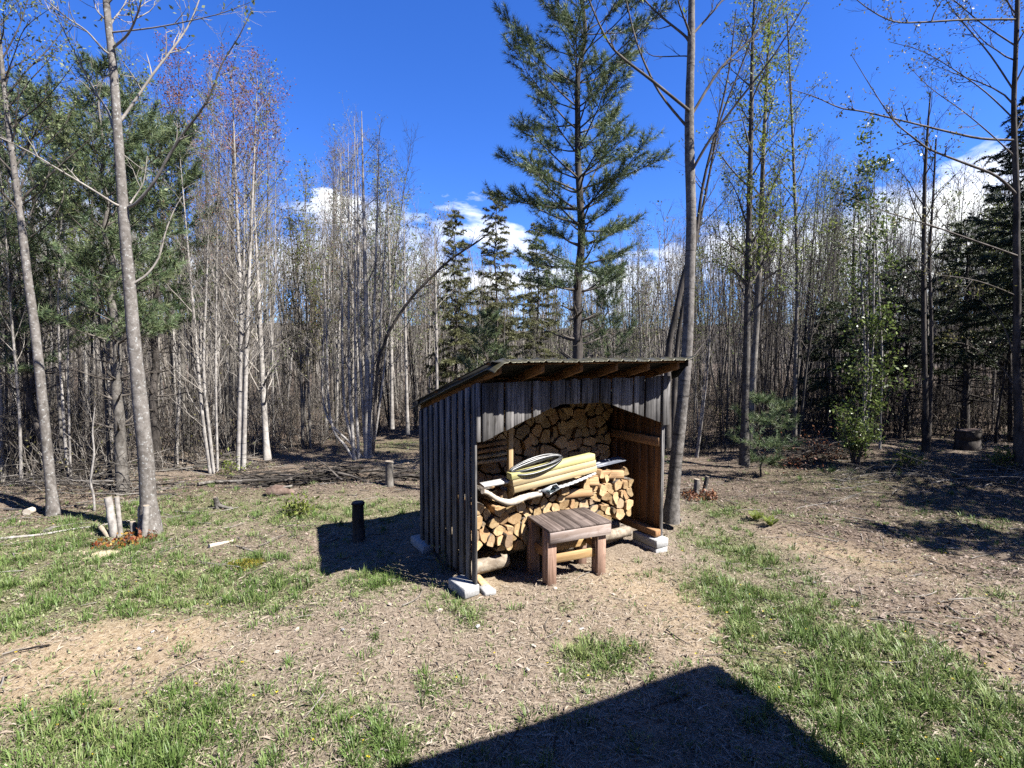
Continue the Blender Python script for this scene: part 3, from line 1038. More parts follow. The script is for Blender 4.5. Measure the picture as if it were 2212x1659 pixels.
def log_mesh(poly, L, r, bark_edges):
    """split log: polygon in (x,z), softened, extruded along y with a rough, slightly twisted surface"""
    pts, flag = [], []
    n = len(poly)
    for i in range(n):
        p, q = np.array(poly[i]), np.array(poly[(i + 1) % n])
        el = np.linalg.norm(q - p)
        k = max(2, int(el / .022))
        nrm = np.array([q[1] - p[1], -(q[0] - p[0])]) / max(el, 1e-6)
        bulge = (0.10 * el if i in bark_edges else r.uniform(-.035, .03) * el)
        for j in range(k):
            f = j / k
            w_ = p + (q - p) * f + nrm * bulge * 4 * f * (1 - f) * (1 if i in bark_edges else 1)
            pts.append(w_ + r.normal(size=2) * .0016)
            flag.append(i in bark_edges)
    pts = np.array(pts)
    # soften corners
    pts = pts * .7 + .15 * (np.roll(pts, 1, 0) + np.roll(pts, -1, 0))
    m = len(pts)
    ys = np.array([0, .012, L * .3, L * .65, L - .012, L])
    V = []
    tw = r.uniform(-.06, .06); tap = r.uniform(-.1, .1)
    for yi, y in enumerate(ys):
        sc = (.955 if yi in (0, len(ys) - 1) else 1.0) * (1 + tap * y / L)
        a = tw * y / L
        c, s_ = math.cos(a), math.sin(a)
        q = pts * sc
        q = np.stack([q[:, 0] * c - q[:, 1] * s_, q[:, 0] * s_ + q[:, 1] * c], 1)
        q = q + (r.normal(size=q.shape) * .0018 if 0 < yi < len(ys) - 1 else 0)
        yy = y + (r.normal(size=m) * .0022 if yi in (0, len(ys) - 1) else np.zeros(m))
        if yi == 0:
            yy = yy + pts[:, 0] * r.uniform(-.18, .18) + pts[:, 1] * r.uniform(-.22, .22)
        V.append(np.stack([q[:, 0], yy, q[:, 1]], 1))
    V = np.concatenate(V)
    mb = MB()
    F, mt = [], []
    for yi in range(len(ys) - 1):
        for i in range(m):
            F.append((yi * m + i, yi * m + (i + 1) % m, (yi + 1) * m + (i + 1) % m, (yi + 1) * m + i))
            mt.append(2 if flag[i] else 1)
    mb.chunks.append((V, np.array(F), np.array(mt), np.full(len(F), r.rand())))
    for yi, rev in ((0, False), (len(ys) - 1, True)):
        ring = V[yi * m:(yi + 1) * m]
        cc = ring.mean(0) + np.array([0, r.uniform(-.003, .003), 0])
        vv = np.vstack([ring, cc])
        ff = [((i + 1) % m, i, m) if not rev else (i, (i + 1) % m, m) for i in range(m)]
        mb.chunks.append((vv, np.array(ff), np.zeros(m, int), np.full(m, r.rand())))
    return mb


LOGM = [M['end'], M['split'], M['logbark']]


def stack(name_group, label, region_top, s0, s1, zb, t, L, spacing, seed, round_label=None, fwd=0.035, maxn=None):
    """pack split logs under the profile region_top(s) above zb(s)"""
    r = np.random.RandomState(seed)
    sites, inside = [], []
    zmin = min(zb(s0), zb(s1))
    z = zmin - spacing
    row = 0
    zmax = max(region_top(q) for q in np.linspace(s0, s1, 30)) + spacing * 1.5
    while z < zmax:
        s = s0 - spacing + (spacing * .5 if row % 2 else 0)
        while s < s1 + spacing:
            ps_, pz_ = s + r.uniform(-.36, .36) * spacing, z + r.uniform(-.36, .36) * spacing
            sites.append((ps_, pz_))
            inside.append(s0 + .03 < ps_ < s1 - .03 and zb(ps_) + .005 < pz_ < region_top(ps_) - .03)
            s += spacing * r.uniform(.8, 1.25)
        z += spacing * .86
        row += 1
    cells = []
    S = np.array(sites)
    for i, p in enumerate(sites):
        if not inside[i]: continue
        poly = [(p[0] - .2, p[1] - .2), (p[0] + .2, p[1] - .2), (p[0] + .2, p[1] + .2), (p[0] - .2, p[1] + .2)]
        for j in np.argsort(((S - S[i]) ** 2).sum(1))[1:22]:
            q = sites[j]
            a, b = q[0] - p[0], q[1] - p[1]
            poly = clip_poly(poly, a, b, (a * (p[0] + q[0]) + b * (p[1] + q[1])) / 2)
        poly = clip_poly(poly, -1, 0, -s0); poly = clip_poly(poly, 1, 0, s1)
        sl = (zb(p[0] + .1) - zb(p[0] - .1)) / .2
        poly = clip_poly(poly, sl, -1, sl * p[0] - zb(p[0]))
        if len(poly) < 3: continue
        parts = [poly]
        ar = abs(area(poly))
        if ar > spacing * spacing * .85 and r.rand() < .5:
            an = r.uniform(0, math.pi)
            a, b = math.cos(an), math.sin(an)
            cx = np.mean([q[0] for q in poly]) + r.normal() * .012; cz = np.mean([q[1] for q in poly]) + r.normal() * .012
            parts = [clip_poly(poly, a, b, a * cx + b * cz), clip_poly(poly, -a, -b, -(a * cx + b * cz))]
        cells += [q for q in parts if len(q) >= 3 and abs(area(q)) > .0022]
    out = []
    for poly in cells:
        # drop short edges so that ends become wedges and quarter rounds
        target = r.choice([3, 4, 4, 5, 5])
        poly = list(poly)
        while len(poly) > target:
            el = [math.hypot(poly[i][0] - poly[(i + 1) % len(poly)][0], poly[i][1] - poly[(i + 1) % len(poly)][1]) for i in range(len(poly))]
            k = int(np.argmin(el))
            if el[k] > .055 and len(poly) <= 6: break
            poly.pop(k if r.rand() < .5 else (k + 1) % len(poly))
        if area(poly) < 0: poly = poly[::-1]
        poly = shrink(poly, r.uniform(.003, .009))
        if len(poly) < 3 or abs(area(poly)) < .0016: continue
        c = np.mean(poly, 0)
        out.append((poly, c))
    for poly, c in out:
        loc = [(q[0] - c[0], q[1] - c[1]) for q in poly]
        rnd_log = r.rand() < .06
        if rnd_log:
            rad = math.sqrt(abs(area(poly)) / math.pi) * .95
            loc = [(rad * math.cos(a), rad * math.sin(a)) for a in np.linspace(0, 2 * math.pi, 12, endpoint=False)]
            be = set(range(12))
        else:
            el = [math.hypot(loc[i][0] - loc[(i + 1) % len(loc)][0], loc[i][1] - loc[(i + 1) % len(loc)][1]) for i in range(len(loc))]
            be = {int(np.argmax(el))} if r.rand() < .7 else set()
        mb = log_mesh(loc, L * r.uniform(.92, 1.04), r, be)
        o = mb.build('firewood_log', LOGM)
        p = s2w(c[0], t - r.uniform(0, fwd) + r.uniform(-.012, .012), c[1])
        o.location = p
        o.rotation_euler = (r.normal() * .02, 0, SROT + r.normal() * .035)
        if rnd_log and round_label:
            tag(o, round_label, 'firewood log', name_group + ', round pieces')
        else:
            tag(o, label, 'firewood log', name_group)
    return len(out)


FT = 0.24
top_px = [(1418, 1462), (1455, 1458), (1490, 1478), (1525, 1475), (1586, 1450), (1625, 1438), (1660, 1440), (1700, 1425), (1735, 1395), (1781, 1385), (1850, 1380), (1856, 1395)]
top_f = [front(u * .73733, v * .73733, FT) for u, v in top_px]
bot_px = [(1414, 1613), (1525, 1602), (1650, 1562), (1792, 1528), (1854, 1517)]
bot_f = [front(u * .73733, v * .73733, FT) for u, v in bot_px]
bot_f[0] = (bot_f[0][0], bot_f[0][1] - .03); bot_f[1] = (bot_f[1][0], bot_f[1][1] - .03)
F_S1 = front(1852 * .73733, 1480 * .73733, FT)[0]
ftop = lambda s: float(np.interp(s, [p[0] for p in top_f], [p[1] for p in top_f]))
fbot = lambda s: float(np.interp(s, [p[0] for p in bot_f], [p[1] for p in bot_f]))
print('front stack', [tuple(round(c, 2) for c in p) for p in top_f], [tuple(round(c, 2) for c in p) for p in bot_f], F_S1)
n1 = stack('sunlit front firewood', 'split firewood log in the low front stack whose pale ends face the sun', ftop, 0.02, F_S1, fbot, FT, .40, .132, 7,
           'round unsplit firewood log in the low sunlit front stack')
BT = 0.86
btop = lambda s: roof_z(BT) - .20
bbot = lambda s: 0.60
n2 = stack('shaded rear firewood', 'split firewood log in the tall shaded stack at the back of the shed', btop, 0.03, SW - .05, bbot, BT, .40, .158, 15,
           'round unsplit firewood log in the tall shaded rear stack', fwd=.05)
# a short rank behind the right end of the front stack, in the shade of the wall
n3 = stack('firewood in the shade of the right wall', 'split firewood log in the shaded short rank beside the right wall, behind the sunlit ends',
           lambda s: ftop(F_S1 - .05) + .01, F_S1 + .03, SW - .13, lambda s: fbot(F_S1) + .0, FT + .16, .34, .14, 31, fwd=.02)
print('logs', n1, n2, n3)


def loose_log(u, v, t, poly, L, yaw, label, seed, tilt=0.0, be=(0,)):
    r = np.random.RandomState(seed)
    s, z = front(u, v, t)
    o = log_mesh(poly, L, r, set(be)).build('firewood_log', LOGM)
    o.location = s2w(s, t, z)
    o.rotation_euler = (tilt, 0, SROT + yaw)
    tag(o, label, 'firewood log')


w1 = [(-.06, -.045), (.06, -.05), (.05, .04), (-.05, .05)]
w2 = [(-.055, -.04), (.06, -.04), (0.01, .055)]
u, v = zoom2(962, 800); loose_log(u, v, .22, w1, .34, R(78), 'brown split log lying sideways on top of the front stack right of the lumber', 3)
u, v = zoom2(1235, 660); loose_log(u, v, .22, w1, .36, R(62), 'reddish split log lying slantwise at the top right of the front stack', 4)
u, v = zoom2(1060, 660); loose_log(u, v, .20, w2, .36, R(12), 'wedge of firewood just right of the lumber stack, under the grey sheet', 5)
u, v = zoom2(1250, 640); loose_log(u, v, .30, w2, .34, R(-10), 'topmost wedge of firewood at the right end of the front stack', 6, .1)
u, v = zoom2(1030, 720); loose_log(u, v, .19, w2, .42, R(55), 'orange split log with long face below the right end of the lumber', 8)
u, v = zoom2(765, 790); loose_log(u, v, .17, w1, .36, R(4), 'blocky firewood end beside the torn bag on the front stack', 9)
u, v = zoom2(270, 830); loose_log(u, v, .20, w2, .36, R(8), 'pointed firewood wedge above the bend of the white branch', 10)
u, v = zoom2(200, 830); loose_log(u, v, .26, w1, .34, R(15), 'bark covered split log lying behind the white branch', 12, be=(0, 1, 2, 3))
u, v = zoom2(310, 1200); loose_log(u, v, .15, [(-.04, -.075), (.035, -.075), (.045, .07), (-.03, .075)], .4, R(-4), 'leaning split log with a strip of bark left of the bench', 13, be=(3,))


# bearer poles under the stack
def pole(label, s0, s1, t, z, rad, seed):
    r = np.random.RandomState(seed)
    n = 14
    ss = np.linspace(s0, s1, n)
    pts = np.array([s2w(q, t + r.normal() * .006, z(q) + r.normal() * .004) for q in ss])
    mb = MB()
    rr = rad * (1 + r.normal(size=n) * .03); rr[0] *= .93; rr[-1] *= .93
    mb.tube(pts, rr, 16, 0, .5, cap=1)
    o = mb.build('bearer_pole', [M['pole'], M['cutwood']], off=pts[0], smooth=False)
    o.location = pts[0]
    for p_ in o.data.polygons:
        p_.use_smooth = p_.material_index == 0
    tag(o, label, 'log')


sL, zL = front(1060, 1217, .30)
sR, zR = front(1352, 1148, .30)
pole('thick pale bearer log lying under the left end of the front stack', -.0, front(1098, 1190, .28)[0], .30, lambda q: zL + .0 + (zR - zL) * 0, .075, 1)
pole('barked bearer log under the right end of the front stack, ending near the blocks', front(1200, 1180, .32)[0], front(1361, 1139, .30)[0], .32, lambda q: np.interp(q, [sL, sR], [zL + .01, zR - .005]), .062, 2)
pole('shaded rear bearer log under the front stack', .0, SW - .2, .56, lambda q: np.interp(q, [sL, sR], [zL, zR]), .06, 3)
pole('shaded bearer log at the back of the shed', .0, SW - .2, 1.0, lambda q: .26, .06, 4)
pole('old grey log lying in the shade under the right end of the stack', 1.35, SW - .2, .48, lambda q: gloc(q, .48) + .075, .06, 5)


# ------------------------------------------------------------------ things lying on the stack
def bundle():
    sa, za = front(*zoom2(352, 817), .10)
    sb, zb_ = front(*zoom2(1022, 640), .10)
    ang = math.atan2(zb_ - za, sb - sa)
    L = math.hypot(sb - sa, zb_ - za)
    th = 0.069
    labs = ['lowest of the three fresh sawn boards lying on the firewood', 'middle board with a knot-free face in the stack of three sawn boards', 'topmost yellow board of the three, under the black hose']
    for i in range(3):
        o_ = MB()
        o_.box(0, L, 0, .10, 0, th - .002)
        c = np.array([sa - math.sin(ang) * th * i, za + math.cos(ang) * th * i])
        sh = -.012 * i
        p = s2w(c[0] + sh, .10 - .004 * i, c[1])
        o = o_.build('sawn_board', M['lumber_y'] if i == 2 else M['lumber'], bevel=.003)
        o.matrix_world = Matrix.Translation(Vector(p)) @ Matrix.Rotation(SROT, 4, 'Z') @ Matrix.Rotation(-ang, 4, 'Y')
        tag(o, labs[i], 'board', 'sawn boards on the firewood')
    # shorter offcuts behind the left ends
    for i, (h, lab) in enumerate(((.045, 'short offcut poking out behind the left end of the sawn boards, upper one'), (-.02, 'short offcut behind the left end of the sawn boards, lower one'))):
        o_ = MB(); o_.box(-.03, .5, .0, .05, 0, .05)
        p = s2w(sa + .02, .21 + .06 * i, za + .05 + h)
        o = o_.build('lumber_offcut', M['stud'], bevel=.003)
        o.matrix_world = Matrix.Translation(Vector(p)) @ Matrix.Rotation(SROT, 4, 'Z') @ Matrix.Rotation(-ang, 4, 'Y')
        tag(o, lab, 'board')
    return sa, za, sb, zb_, ang, th * 3


sa, za, sb, zb_, ang, BH = bundle()

# black hose thrown over the boards in long flat loops
r = np.random.RandomState(4)
mb = MB()
cs, cz = front(*zoom2(540, 560), .14)
pts = []
offs = [.028, .044, .060, .036, .070, .052, -.050, .040]
for li, ofs in enumerate(offs):
    for half in (0, 1):
        for k in range(13):
            f = k / 13.0
            x = .31 * math.cos(math.pi * f) if half == 0 else -.31 * math.cos(math.pi * f)
            bow = math.sin(math.pi * f) ** .8
            o_ = ofs if half == 0 else (offs[(li + 1) % len(offs)] * .55 + ofs * .45)
            x += .012 * math.sin(li * 2.7)
            y = .02 + .30 * o_ * bow - (.075 if o_ < 0 else 0) * bow + .010 * math.sin(li * 1.9 + half)
            zz = .016 + o_ * bow * .95 + .004 * math.sin(f * 9 + li)
            sx = cs + x * math.cos(ang)
            zt = za + BH + (sx - sa) * math.tan(ang)
            pts.append(s2w(sx, .14 + y, zt + zz + x * .07))
tail = [pts[-1] + np.array(s2w(-.10, 0.02, -.02) - s2w(0, 0, 0)), pts[-1] + np.array(s2w(-.24, .06, -.10) - s2w(0, 0, 0)), pts[-1] + np.array(s2w(-.40, .10, -.22) - s2w(0, 0, 0)),
        pts[-1] + np.array(s2w(-.46, .16, -.36) - s2w(0, 0, 0))]
pts = np.vstack([pts, catmull(tail, 4)])
mb.tube(catmull(pts, 2), .0115, 8, 0, .5, cap=True)
o = mb.build('black_hose', M['rubber'], off=s2w(cs, .14, za + BH), smooth=True)
o.location = s2w(cs, .14, za + BH)
tag(o, 'black hose thrown in long flat loops over the sawn boards', 'hose')

# grey ribbed sheet sticking out to the right of the boards
q = [zoom2(1000, 560), zoom2(1030, 590), zoom2(1232, 532), zoom2(1172, 503)]
s0_, z0_ = front(*q[1], .34); s1_, z1_ = front(*q[2], .36)
mb = MB()
nx = 25
V = []
for j in range(2):
    for i in range(nx):
        f = i / (nx - 1)
        t_ = .30 + .14 * f
        V.append((j * (s1_ - s0_ + .25), t_, .006 * math.sin(f * 6 * math.pi)))
i = np.arange(nx - 1)
mb.raw(V, np.stack([i, i + 1, i + nx + 1, i + nx], -1))
o = mb.build('grey_ribbed_sheet', M['greymetal'], off=(0, .30, 0))
o.matrix_world = Matrix.Translation(Vector(s2w(s0_ - .25, .30, z0_ - .03))) @ Matrix.Rotation(SROT, 4, 'Z') @ Matrix.Rotation(-math.atan2(z1_ - z0_, s1_ - s0_ + .1) , 4, 'Y') @ Matrix.Rotation(R(14), 4, 'X')
so = o.modifiers.new('thick', 'SOLIDIFY'); so.thickness = .002
tag(o, 'narrow blue-grey ribbed sheet sticking out right of the boards', 'metal sheet')

# peeled white branch along the front of the stack
px = [(95, 800), (150, 822), (215, 865), (290, 888), (350, 876), (420, 855), (500, 838), (570, 822)]
rad = [.024, .024, .026, .034, .038, .034, .032, .030]
pp = [front(*zoom2(*q_), .10) for q_ in px]
pts = catmull([s2w(a, .10 + .02 * math.sin(i * 1.3), b) for i, (a, b) in enumerate(pp)], 5)
mb = MB()
rr = np.interp(np.linspace(0, 1, len(pts)), np.linspace(0, 1, len(rad)), rad) * (1 + np.random.RandomState(1).normal(size=len(pts)) * .05)
mb.tube(pts, rr, 12, 0, .5, cap=True)
o = mb.build('peeled_branch', M['peeled'], off=pts[0], smooth=True); o.location = pts[0]
tag(o, 'crooked white peeled branch lying along the front of the stack', 'branch')

# white boards
s0_, z0_ = front(*zoom2(105, 765), .16); s1_, z1_ = front(*zoom2(330, 745), .16)
mb = MB(); mb.box(0, s1_ - s0_ + .12, 0, .10, -.012, .012)
o = mb.build('white_board', M['white'], bevel=.003)
o.matrix_world = Matrix.Translation(Vector(s2w(s0_, .16, z0_))) @ Matrix.Rotation(SROT, 4, 'Z') @ Matrix.Rotation(-.03, 4, 'Y') @ Matrix.Rotation(.1, 4, 'X')
tag(o, 'white board lying flat left of the sawn boards', 'board')
s0_, z0_ = front(*zoom2(560, 800), .09); s1_, z1_ = front(*zoom2(1012, 650), .09)
mb = MB(); n_ = 12
for i in range(n_):
    f0, f1 = i / n_, (i + 1) / n_
    sag = lambda f: -.03 * math.sin(f * math.pi)
    a0, a1 = s0_ + (s1_ - s0_) * f0, s0_ + (s1_ - s0_) * f1
    b0, b1 = z0_ + (z1_ - z0_) * f0 + sag(f0), z0_ + (z1_ - z0_) * f1 + sag(f1)
    mb.hexa([s2w(a0, .085, b0 - .014), s2w(a1, .085, b1 - .014), s2w(a1, .16, b1 - .014), s2w(a0, .16, b0 - .014), s2w(a0, .085, b0), s2w(a1, .085, b1), s2w(a1, .16, b1), s2w(a0, .16, b0)])
o = mb.build('white_strip', M['white'], off=s2w(s0_, .085, z0_)); o.location = s2w(s0_, .085, z0_)
tag(o, 'long sagging white strip under the sawn boards', 'strip')

# torn plastic bag
px = [(560, 792), (640, 840), (725, 775), (700, 742), (650, 752)]
pp = [front(*zoom2(*q_), .075) for q_ in px]
mb = MB()
mb.raw([s2w(a, .075 + .02 * (i % 2), b) for i, (a, b) in enumerate(pp)], [(0, 1, 2, 3, 4)], 0)
pi = [(600, 796), (642, 822), (700, 777), (672, 757), (640, 785)]
pp = [front(*zoom2(*q_), .066) for q_ in pi]
mb.raw([s2w(a, .066 + .02 * (i % 2), b) for i, (a, b) in enumerate(pp)], [(0, 1, 2, 3, 4)], 1)
o = mb.build('torn_bag', [M['paper'], M['paperdark']], off=s2w(pp[0][0], .07, pp[0][1])); o.location = s2w(pp[0][0], .07, pp[0][1])
so = o.modifiers.new('thick', 'SOLIDIFY'); so.thickness = .003; so.offset = 1
tag(o, 'torn white plastic bag with dark print folded over the logs', 'bag')

# lumber shelved behind the left end
for i, (x0, x1, y, lab) in enumerate(((60, 300, 560, 'pale plank with sunlit edge left of the inner stud, lowest'), (60, 310, 522, 'rough split slab left of the inner stud, second from below'),
                                      (60, 300, 480, 'shaded plank left of the inner stud, third from below'), (60, 300, 440, 'shaded plank left of the inner stud, topmost'))):
    s0_, z0_ = front(*zoom2(x0, y + 8), .52); s1_, _ = front(*zoom2(x1, y), .52)
    mb = MB(); mb.box(.0, s1_ - .03, 0, .12, -.017, .017, 0, rng.rand(), jit=.006 if i == 1 else .001, rng=rng)
    o = mb.build('plank', M['rail'] if i > 1 else M['stud'], bevel=.003)
    o.matrix_world = Matrix.Translation(Vector(s2w(.02, .50, z0_))) @ Matrix.Rotation(SROT, 4, 'Z') @ Matrix.Rotation(-.02 * i, 4, 'Y')
    tag(o, lab, 'plank', 'planks on the left of the shed')


# ------------------------------------------------------------------ bench
def build_bench():
    FL, FR, BL = G(1190, 1264), G(1306, 1240), G(1140, 1239)
    ex = unit((FR - FL)[:2])
    rot = math.atan2(ex[1], ex[0])
    ey = np.array([-ex[1], ex[0]])
    wd = float(np.dot((FR - FL)[:2], ex)); dp = float(np.dot((BL - FL)[:2], ey))
    print('bench', wd, dp, math.degrees(rot))
    z0 = float(gz(*FL[:2])) - .01
    H = 0.575
    r = np.random.RandomState(8)
    root = thing('wooden_bench', 'small low bench of worn reddish boards standing in front of the firewood', 'bench', (FL[0], FL[1], z0), rot)
    x0, x1, y0, y1 = -.045, wd + .055, -.035, dp + .07
    mb = MB()
    nb = 4
    for i in range(nb):
        a = x0 + (x1 - x0) * i / nb; b = x0 + (x1 - x0) * (i + 1) / nb
        mb.box(a + .0015, b - .0015, y0 - r.uniform(0, .006), y1, H - .024, H + r.uniform(-.002, .002), 0, r.rand())
    mb.build('seat_top', M['bench_top'], root, bevel=.003)
    L = .085
    for nm, lx, ly in (('leg', 0, 0), ('leg', wd - .05, 0), ('leg', 0, dp - .05), ('leg', wd - .05, dp - .05)):
        mb = MB()
        gx = FL[:2] + ex * lx + ey * ly
        zb = float(gz(*gx)) - z0 - .025
        mb.box(lx - .04, lx + .06, ly - .005, ly + .038, zb, H - .026, 0, r.rand())
        mb.box(lx - .04, lx - .002, ly + .0385, ly + .115, zb, H - .026, 0, r.rand())
        mb.build(nm, M['bench_z'], root, bevel=.004)
    mb = MB(); mb.box(x0 + .012, x1 - .008, y0 - .008, -.0075, H - .135, H - .0255, 0, r.rand()); mb.build('front_apron', M['bench_x'], root, bevel=.003)
    mb = MB(); mb.box(x0 + .02, x1 - .01, dp + .035, dp + .06, H - .12, H - .0255, 0, r.rand()); mb.build('back_apron', M['bench_x'], root, bevel=.003)
    mb = MB(); mb.box(.02, wd - .02, dp - .09, dp - .062, .20, .31, 0, .6); mb.build('stretcher', M['bench_low'], root, bevel=.003)
    mb = MB(); mb.box(.03, wd - .03, .042, .07, .20, .29, 0, .3); mb.build('stretcher', M['bench_low'], root, bevel=.003)
    for lx in (.0, wd - .03):
        mb = MB(); mb.box(lx, lx + .022, .05, dp - .04, .23, .32, 0, r.rand()); mb.build('side_rail', M['rail'], root, bevel=.003)


build_bench()


# ------------------------------------------------------------------ trees
def wig(r, start, d, length, n, wob=.12, up=.0, down=0.0):
    pts = [np.array(start, float)]
    d = unit(d)
    st = length / n
    for i in range(n):
        d = unit(d + r.normal(size=3) * wob + np.array([0, 0, up / n]) - np.array([0, 0, down / n]))
        pts.append(pts[-1] + d * st)
    return np.array(pts)


def at_t(path, t):
    k = t * (len(path) - 1)
    i = min(int(k), len(path) - 2)
    f = k - i
    return path[i] * (1 - f) + path[i + 1] * f, unit(path[i + 1] - path[i])


def side_dir(r, axis, elev, az=None):
    """direction leaving `axis` at angle elev from it"""
    axis = unit(axis)
    ref = np.array([1, .2, 0]) if abs(axis[2]) > .7 else np.array([0, 0, 1.0])
    a = unit(np.cross(axis, ref)); b = np.cross(axis, a)
    az = r.uniform(0, 2 * math.pi) if az is None else az
    return unit(axis * math.cos(elev) + (a * math.cos(az) + b * math.sin(az)) * math.sin(elev))


def twigs(mb, r, path, rad0, n, lmin, lmax, tips, t0=.25, elev=(25, 55), up=.25, sides=3, mat=0, sub=2, wob=.16):
    """twigs off a limb, with sub-twigs; tips collects (pos, dir)"""
    for i in range(n):
        t = t0 + (1 - t0) * (i + r.rand()) / n
        p, ax = at_t(path, min(t, .99))
        d = side_dir(r, ax, R(r.uniform(*elev)))
        L = r.uniform(lmin, lmax) * (1.15 - .6 * t)
        q = wig(r, p, d, L, 4, wob, up)
        r0 = max(.0022, rad0 * (1 - t) * .6)
        mb.tube(q, np.linspace(r0, .0012, 5), sides, mat, r.rand())
        tips.append((q[-1], unit(q[-1] - q[-2])))
        tips.append((q[2], unit(q[2] - q[1])))
        for _ in range(sub):
            tt = r.uniform(.2, .9)
            p2, ax2 = at_t(q, tt)
            d2 = side_dir(r, ax2, R(r.uniform(25, 60)))
            q2 = wig(r, p2, d2, L * r.uniform(.25, .55), 2, wob, up)
            mb.tube(q2, np.linspace(r0 * .6, .001, 3), 3, mat, r.rand())
            tips.append((q2[-1], unit(q2[-1] - q2[-2])))


def limb_tree(mb_t, mb_c, r, path, rad, nb, t0, blen, elev, tips, up=.5, ntw=7, tw=(.18, .5), bsides=4, sub=2, twmat=0, taper_len=1.0):
    """trunk tube + ascending limbs along it"""
    mb_t.tube(path, rad, 9, 0, r.rand())
    az = r.uniform(0, 6.28)
    for i in range(nb):
        t = t0 + (1 - t0) * (i + r.rand() * .8) / nb
        t = min(t, .985)
        p, ax = at_t(path, t)
        az += 2.4 + r.normal() * .4
        d = side_dir(r, ax, R(r.uniform(*elev)), az)
        L = blen * (1.05 - taper_len * (t - t0) / (1 - t0) * .8) * r.uniform(.6, 1.25)
        rb = max(.004, float(np.interp(t, np.linspace(0, 1, len(rad)), rad)) * .42)
        q = wig(r, p, d, L, 6, .10, up)
        mb_c.tube(q, np.linspace(rb, .0018, 7), bsides, twmat, r.rand())
        twigs(mb_c, r, q, rb, ntw, tw[0], tw[1], tips, sub=sub, mat=twmat)


def leafy(tips, r, frac, per, size, mat, name, root, off, spread=.05, width=.55, droop=.2):
    if not tips or frac <= 0:
        return None
    idx = [i for i in range(len(tips)) if r.rand() < frac]
    if not idx:
        return None
    pos = np.repeat(np.array([tips[i][0] for i in idx]), per, 0)
    dr = np.repeat(np.array([tips[i][1] for i in idx]), per, 0)
    pos = pos + r.normal(size=pos.shape) * spread
    mb = MB()
    mb.leaves(pos, size, r, width, droop, 0, dr, 1.0)
    return mb.build(name, mat, root, off)


def px_path(pts, y, dy=0.0, ground=None):
    """photo points -> world points at depth y (drifting by dy along the path)"""
    n = len(pts)
    out = []
    for i, q in enumerate(pts):
        out.append(P(q[0], q[1], y + dy * i / max(1, n - 1)))
    return np.array(out)


def px_rad(ws, y, us=None):
    r_ = np.array(ws) / 2.0 * y / FPX
    if us is not None:      # the wide lens stretches what stands off axis
        r_ = r_ / np.sqrt(1 + ((np.array(us) - CX) / FPX) ** 2)
    return r_


def densify(path, rad, per=4, r=None, jit=0.0):
    q = catmull(path, per)
    rr = np.interp(np.linspace(0, 1, len(q)), np.linspace(0, 1, len(rad)), rad)
    if r is not None:
        rr = rr * (1 + r.normal(size=len(rr)) * jit)
    return q, rr


def hero(name, label, cat, trunks, limbs, y, seed, bark, twig, leaf=None, group=None, extra=(0, .5, 1.0), leaf_frac=.5, leaf_per=2, leaf_size=.05,
         ntw=9, tw=(.15, .45), sub=2, flare=1.42, base=None, up=.3, tw_mat=None, extra_elev=(25, 50), leaf_spread=.05, leaf_zmin=0.0):
    """a tree whose trunk and main limbs were measured on the photograph; twigs are grown on them"""
    r = np.random.RandomState(seed)
    b = trunks[0][0]
    g = G(b[0], b[1]) if base is None else np.array(base)
    root = thing(name, label, cat, g, 0, group)
    tips = []
    mbc = MB()
    first = None
    for k, tr in enumerate(trunks):
        path = px_path([(q[0], q[1]) for q in tr], y[k] if isinstance(y, (list, tuple)) else y)
        rad = px_rad([q[2] * .93 for q in tr], y[k] if isinstance(y, (list, tuple)) else y, [q[0] for q in tr])
        rad[0] *= flare
        path[0][2] -= .06
        q, rr = densify(path, rad, 5, r, .018)
        mb = MB(); mb.tube(q, rr, 14, 0, r.rand())
        mb.build('trunk', bark, root, g, smooth=True)
        if first is None: first = (q, rr)
        nb, t0, bl = extra
        az = r.uniform(0, 6)
        for i in range(nb):
            t = min(.985, t0 + (1 - t0) * (i + r.rand()) / nb)
            p, ax = at_t(q, t)
            az += 2.4 + r.normal() * .3
            d = side_dir(r, ax, R(r.uniform(*extra_elev)), az)
            L = bl * r.uniform(.6, 1.3) * (1.1 - .6 * (t - t0) / (1 - t0))
            rb = max(.005, float(np.interp(t, np.linspace(0, 1, len(rr)), rr)) * .4)
            pth = wig(r, p, d, L, 8, .09, up)
            mbc.tube(pth, np.linspace(rb, .002, 9), 5, 0, r.rand())
            twigs(mbc, r, pth, rb, ntw, tw[0], tw[1], tips, sub=sub)
    yy = y[0] if isinstance(y, (list, tuple)) else y
    for lb in limbs:
        pts, w0, w1, dy = lb[0], lb[1], lb[2], lb[3]
        nt_ = lb[4] if len(lb) > 4 else ntw
        path = px_path(pts, yy, dy)
        q, rr = densify(path, px_rad(np.linspace(w0 * .74, w1 * .5, len(path)), yy, [q_[0] for q_ in pts]), 4, r, .03)
        mbc.tube(q, rr, 7, 0, r.rand())
        if nt_:
            twigs(mbc, r, q, px_rad([w0], yy)[0], nt_, tw[0], tw[1], tips, t0=.35, sub=sub)
    mbc.build('crown', twig, root, g)
    if leaf_zmin:
        zt = g[2] + leaf_zmin * (max(t[0][2] for t in tips) - g[2])
        tips = [t for t in tips if t[0][2] > zt + r.normal() * .5]
    if leaf is not None:
        leafy(tips, r, leaf_frac, leaf_per, leaf_size, leaf, 'foliage', root, g, leaf_spread)
    return root


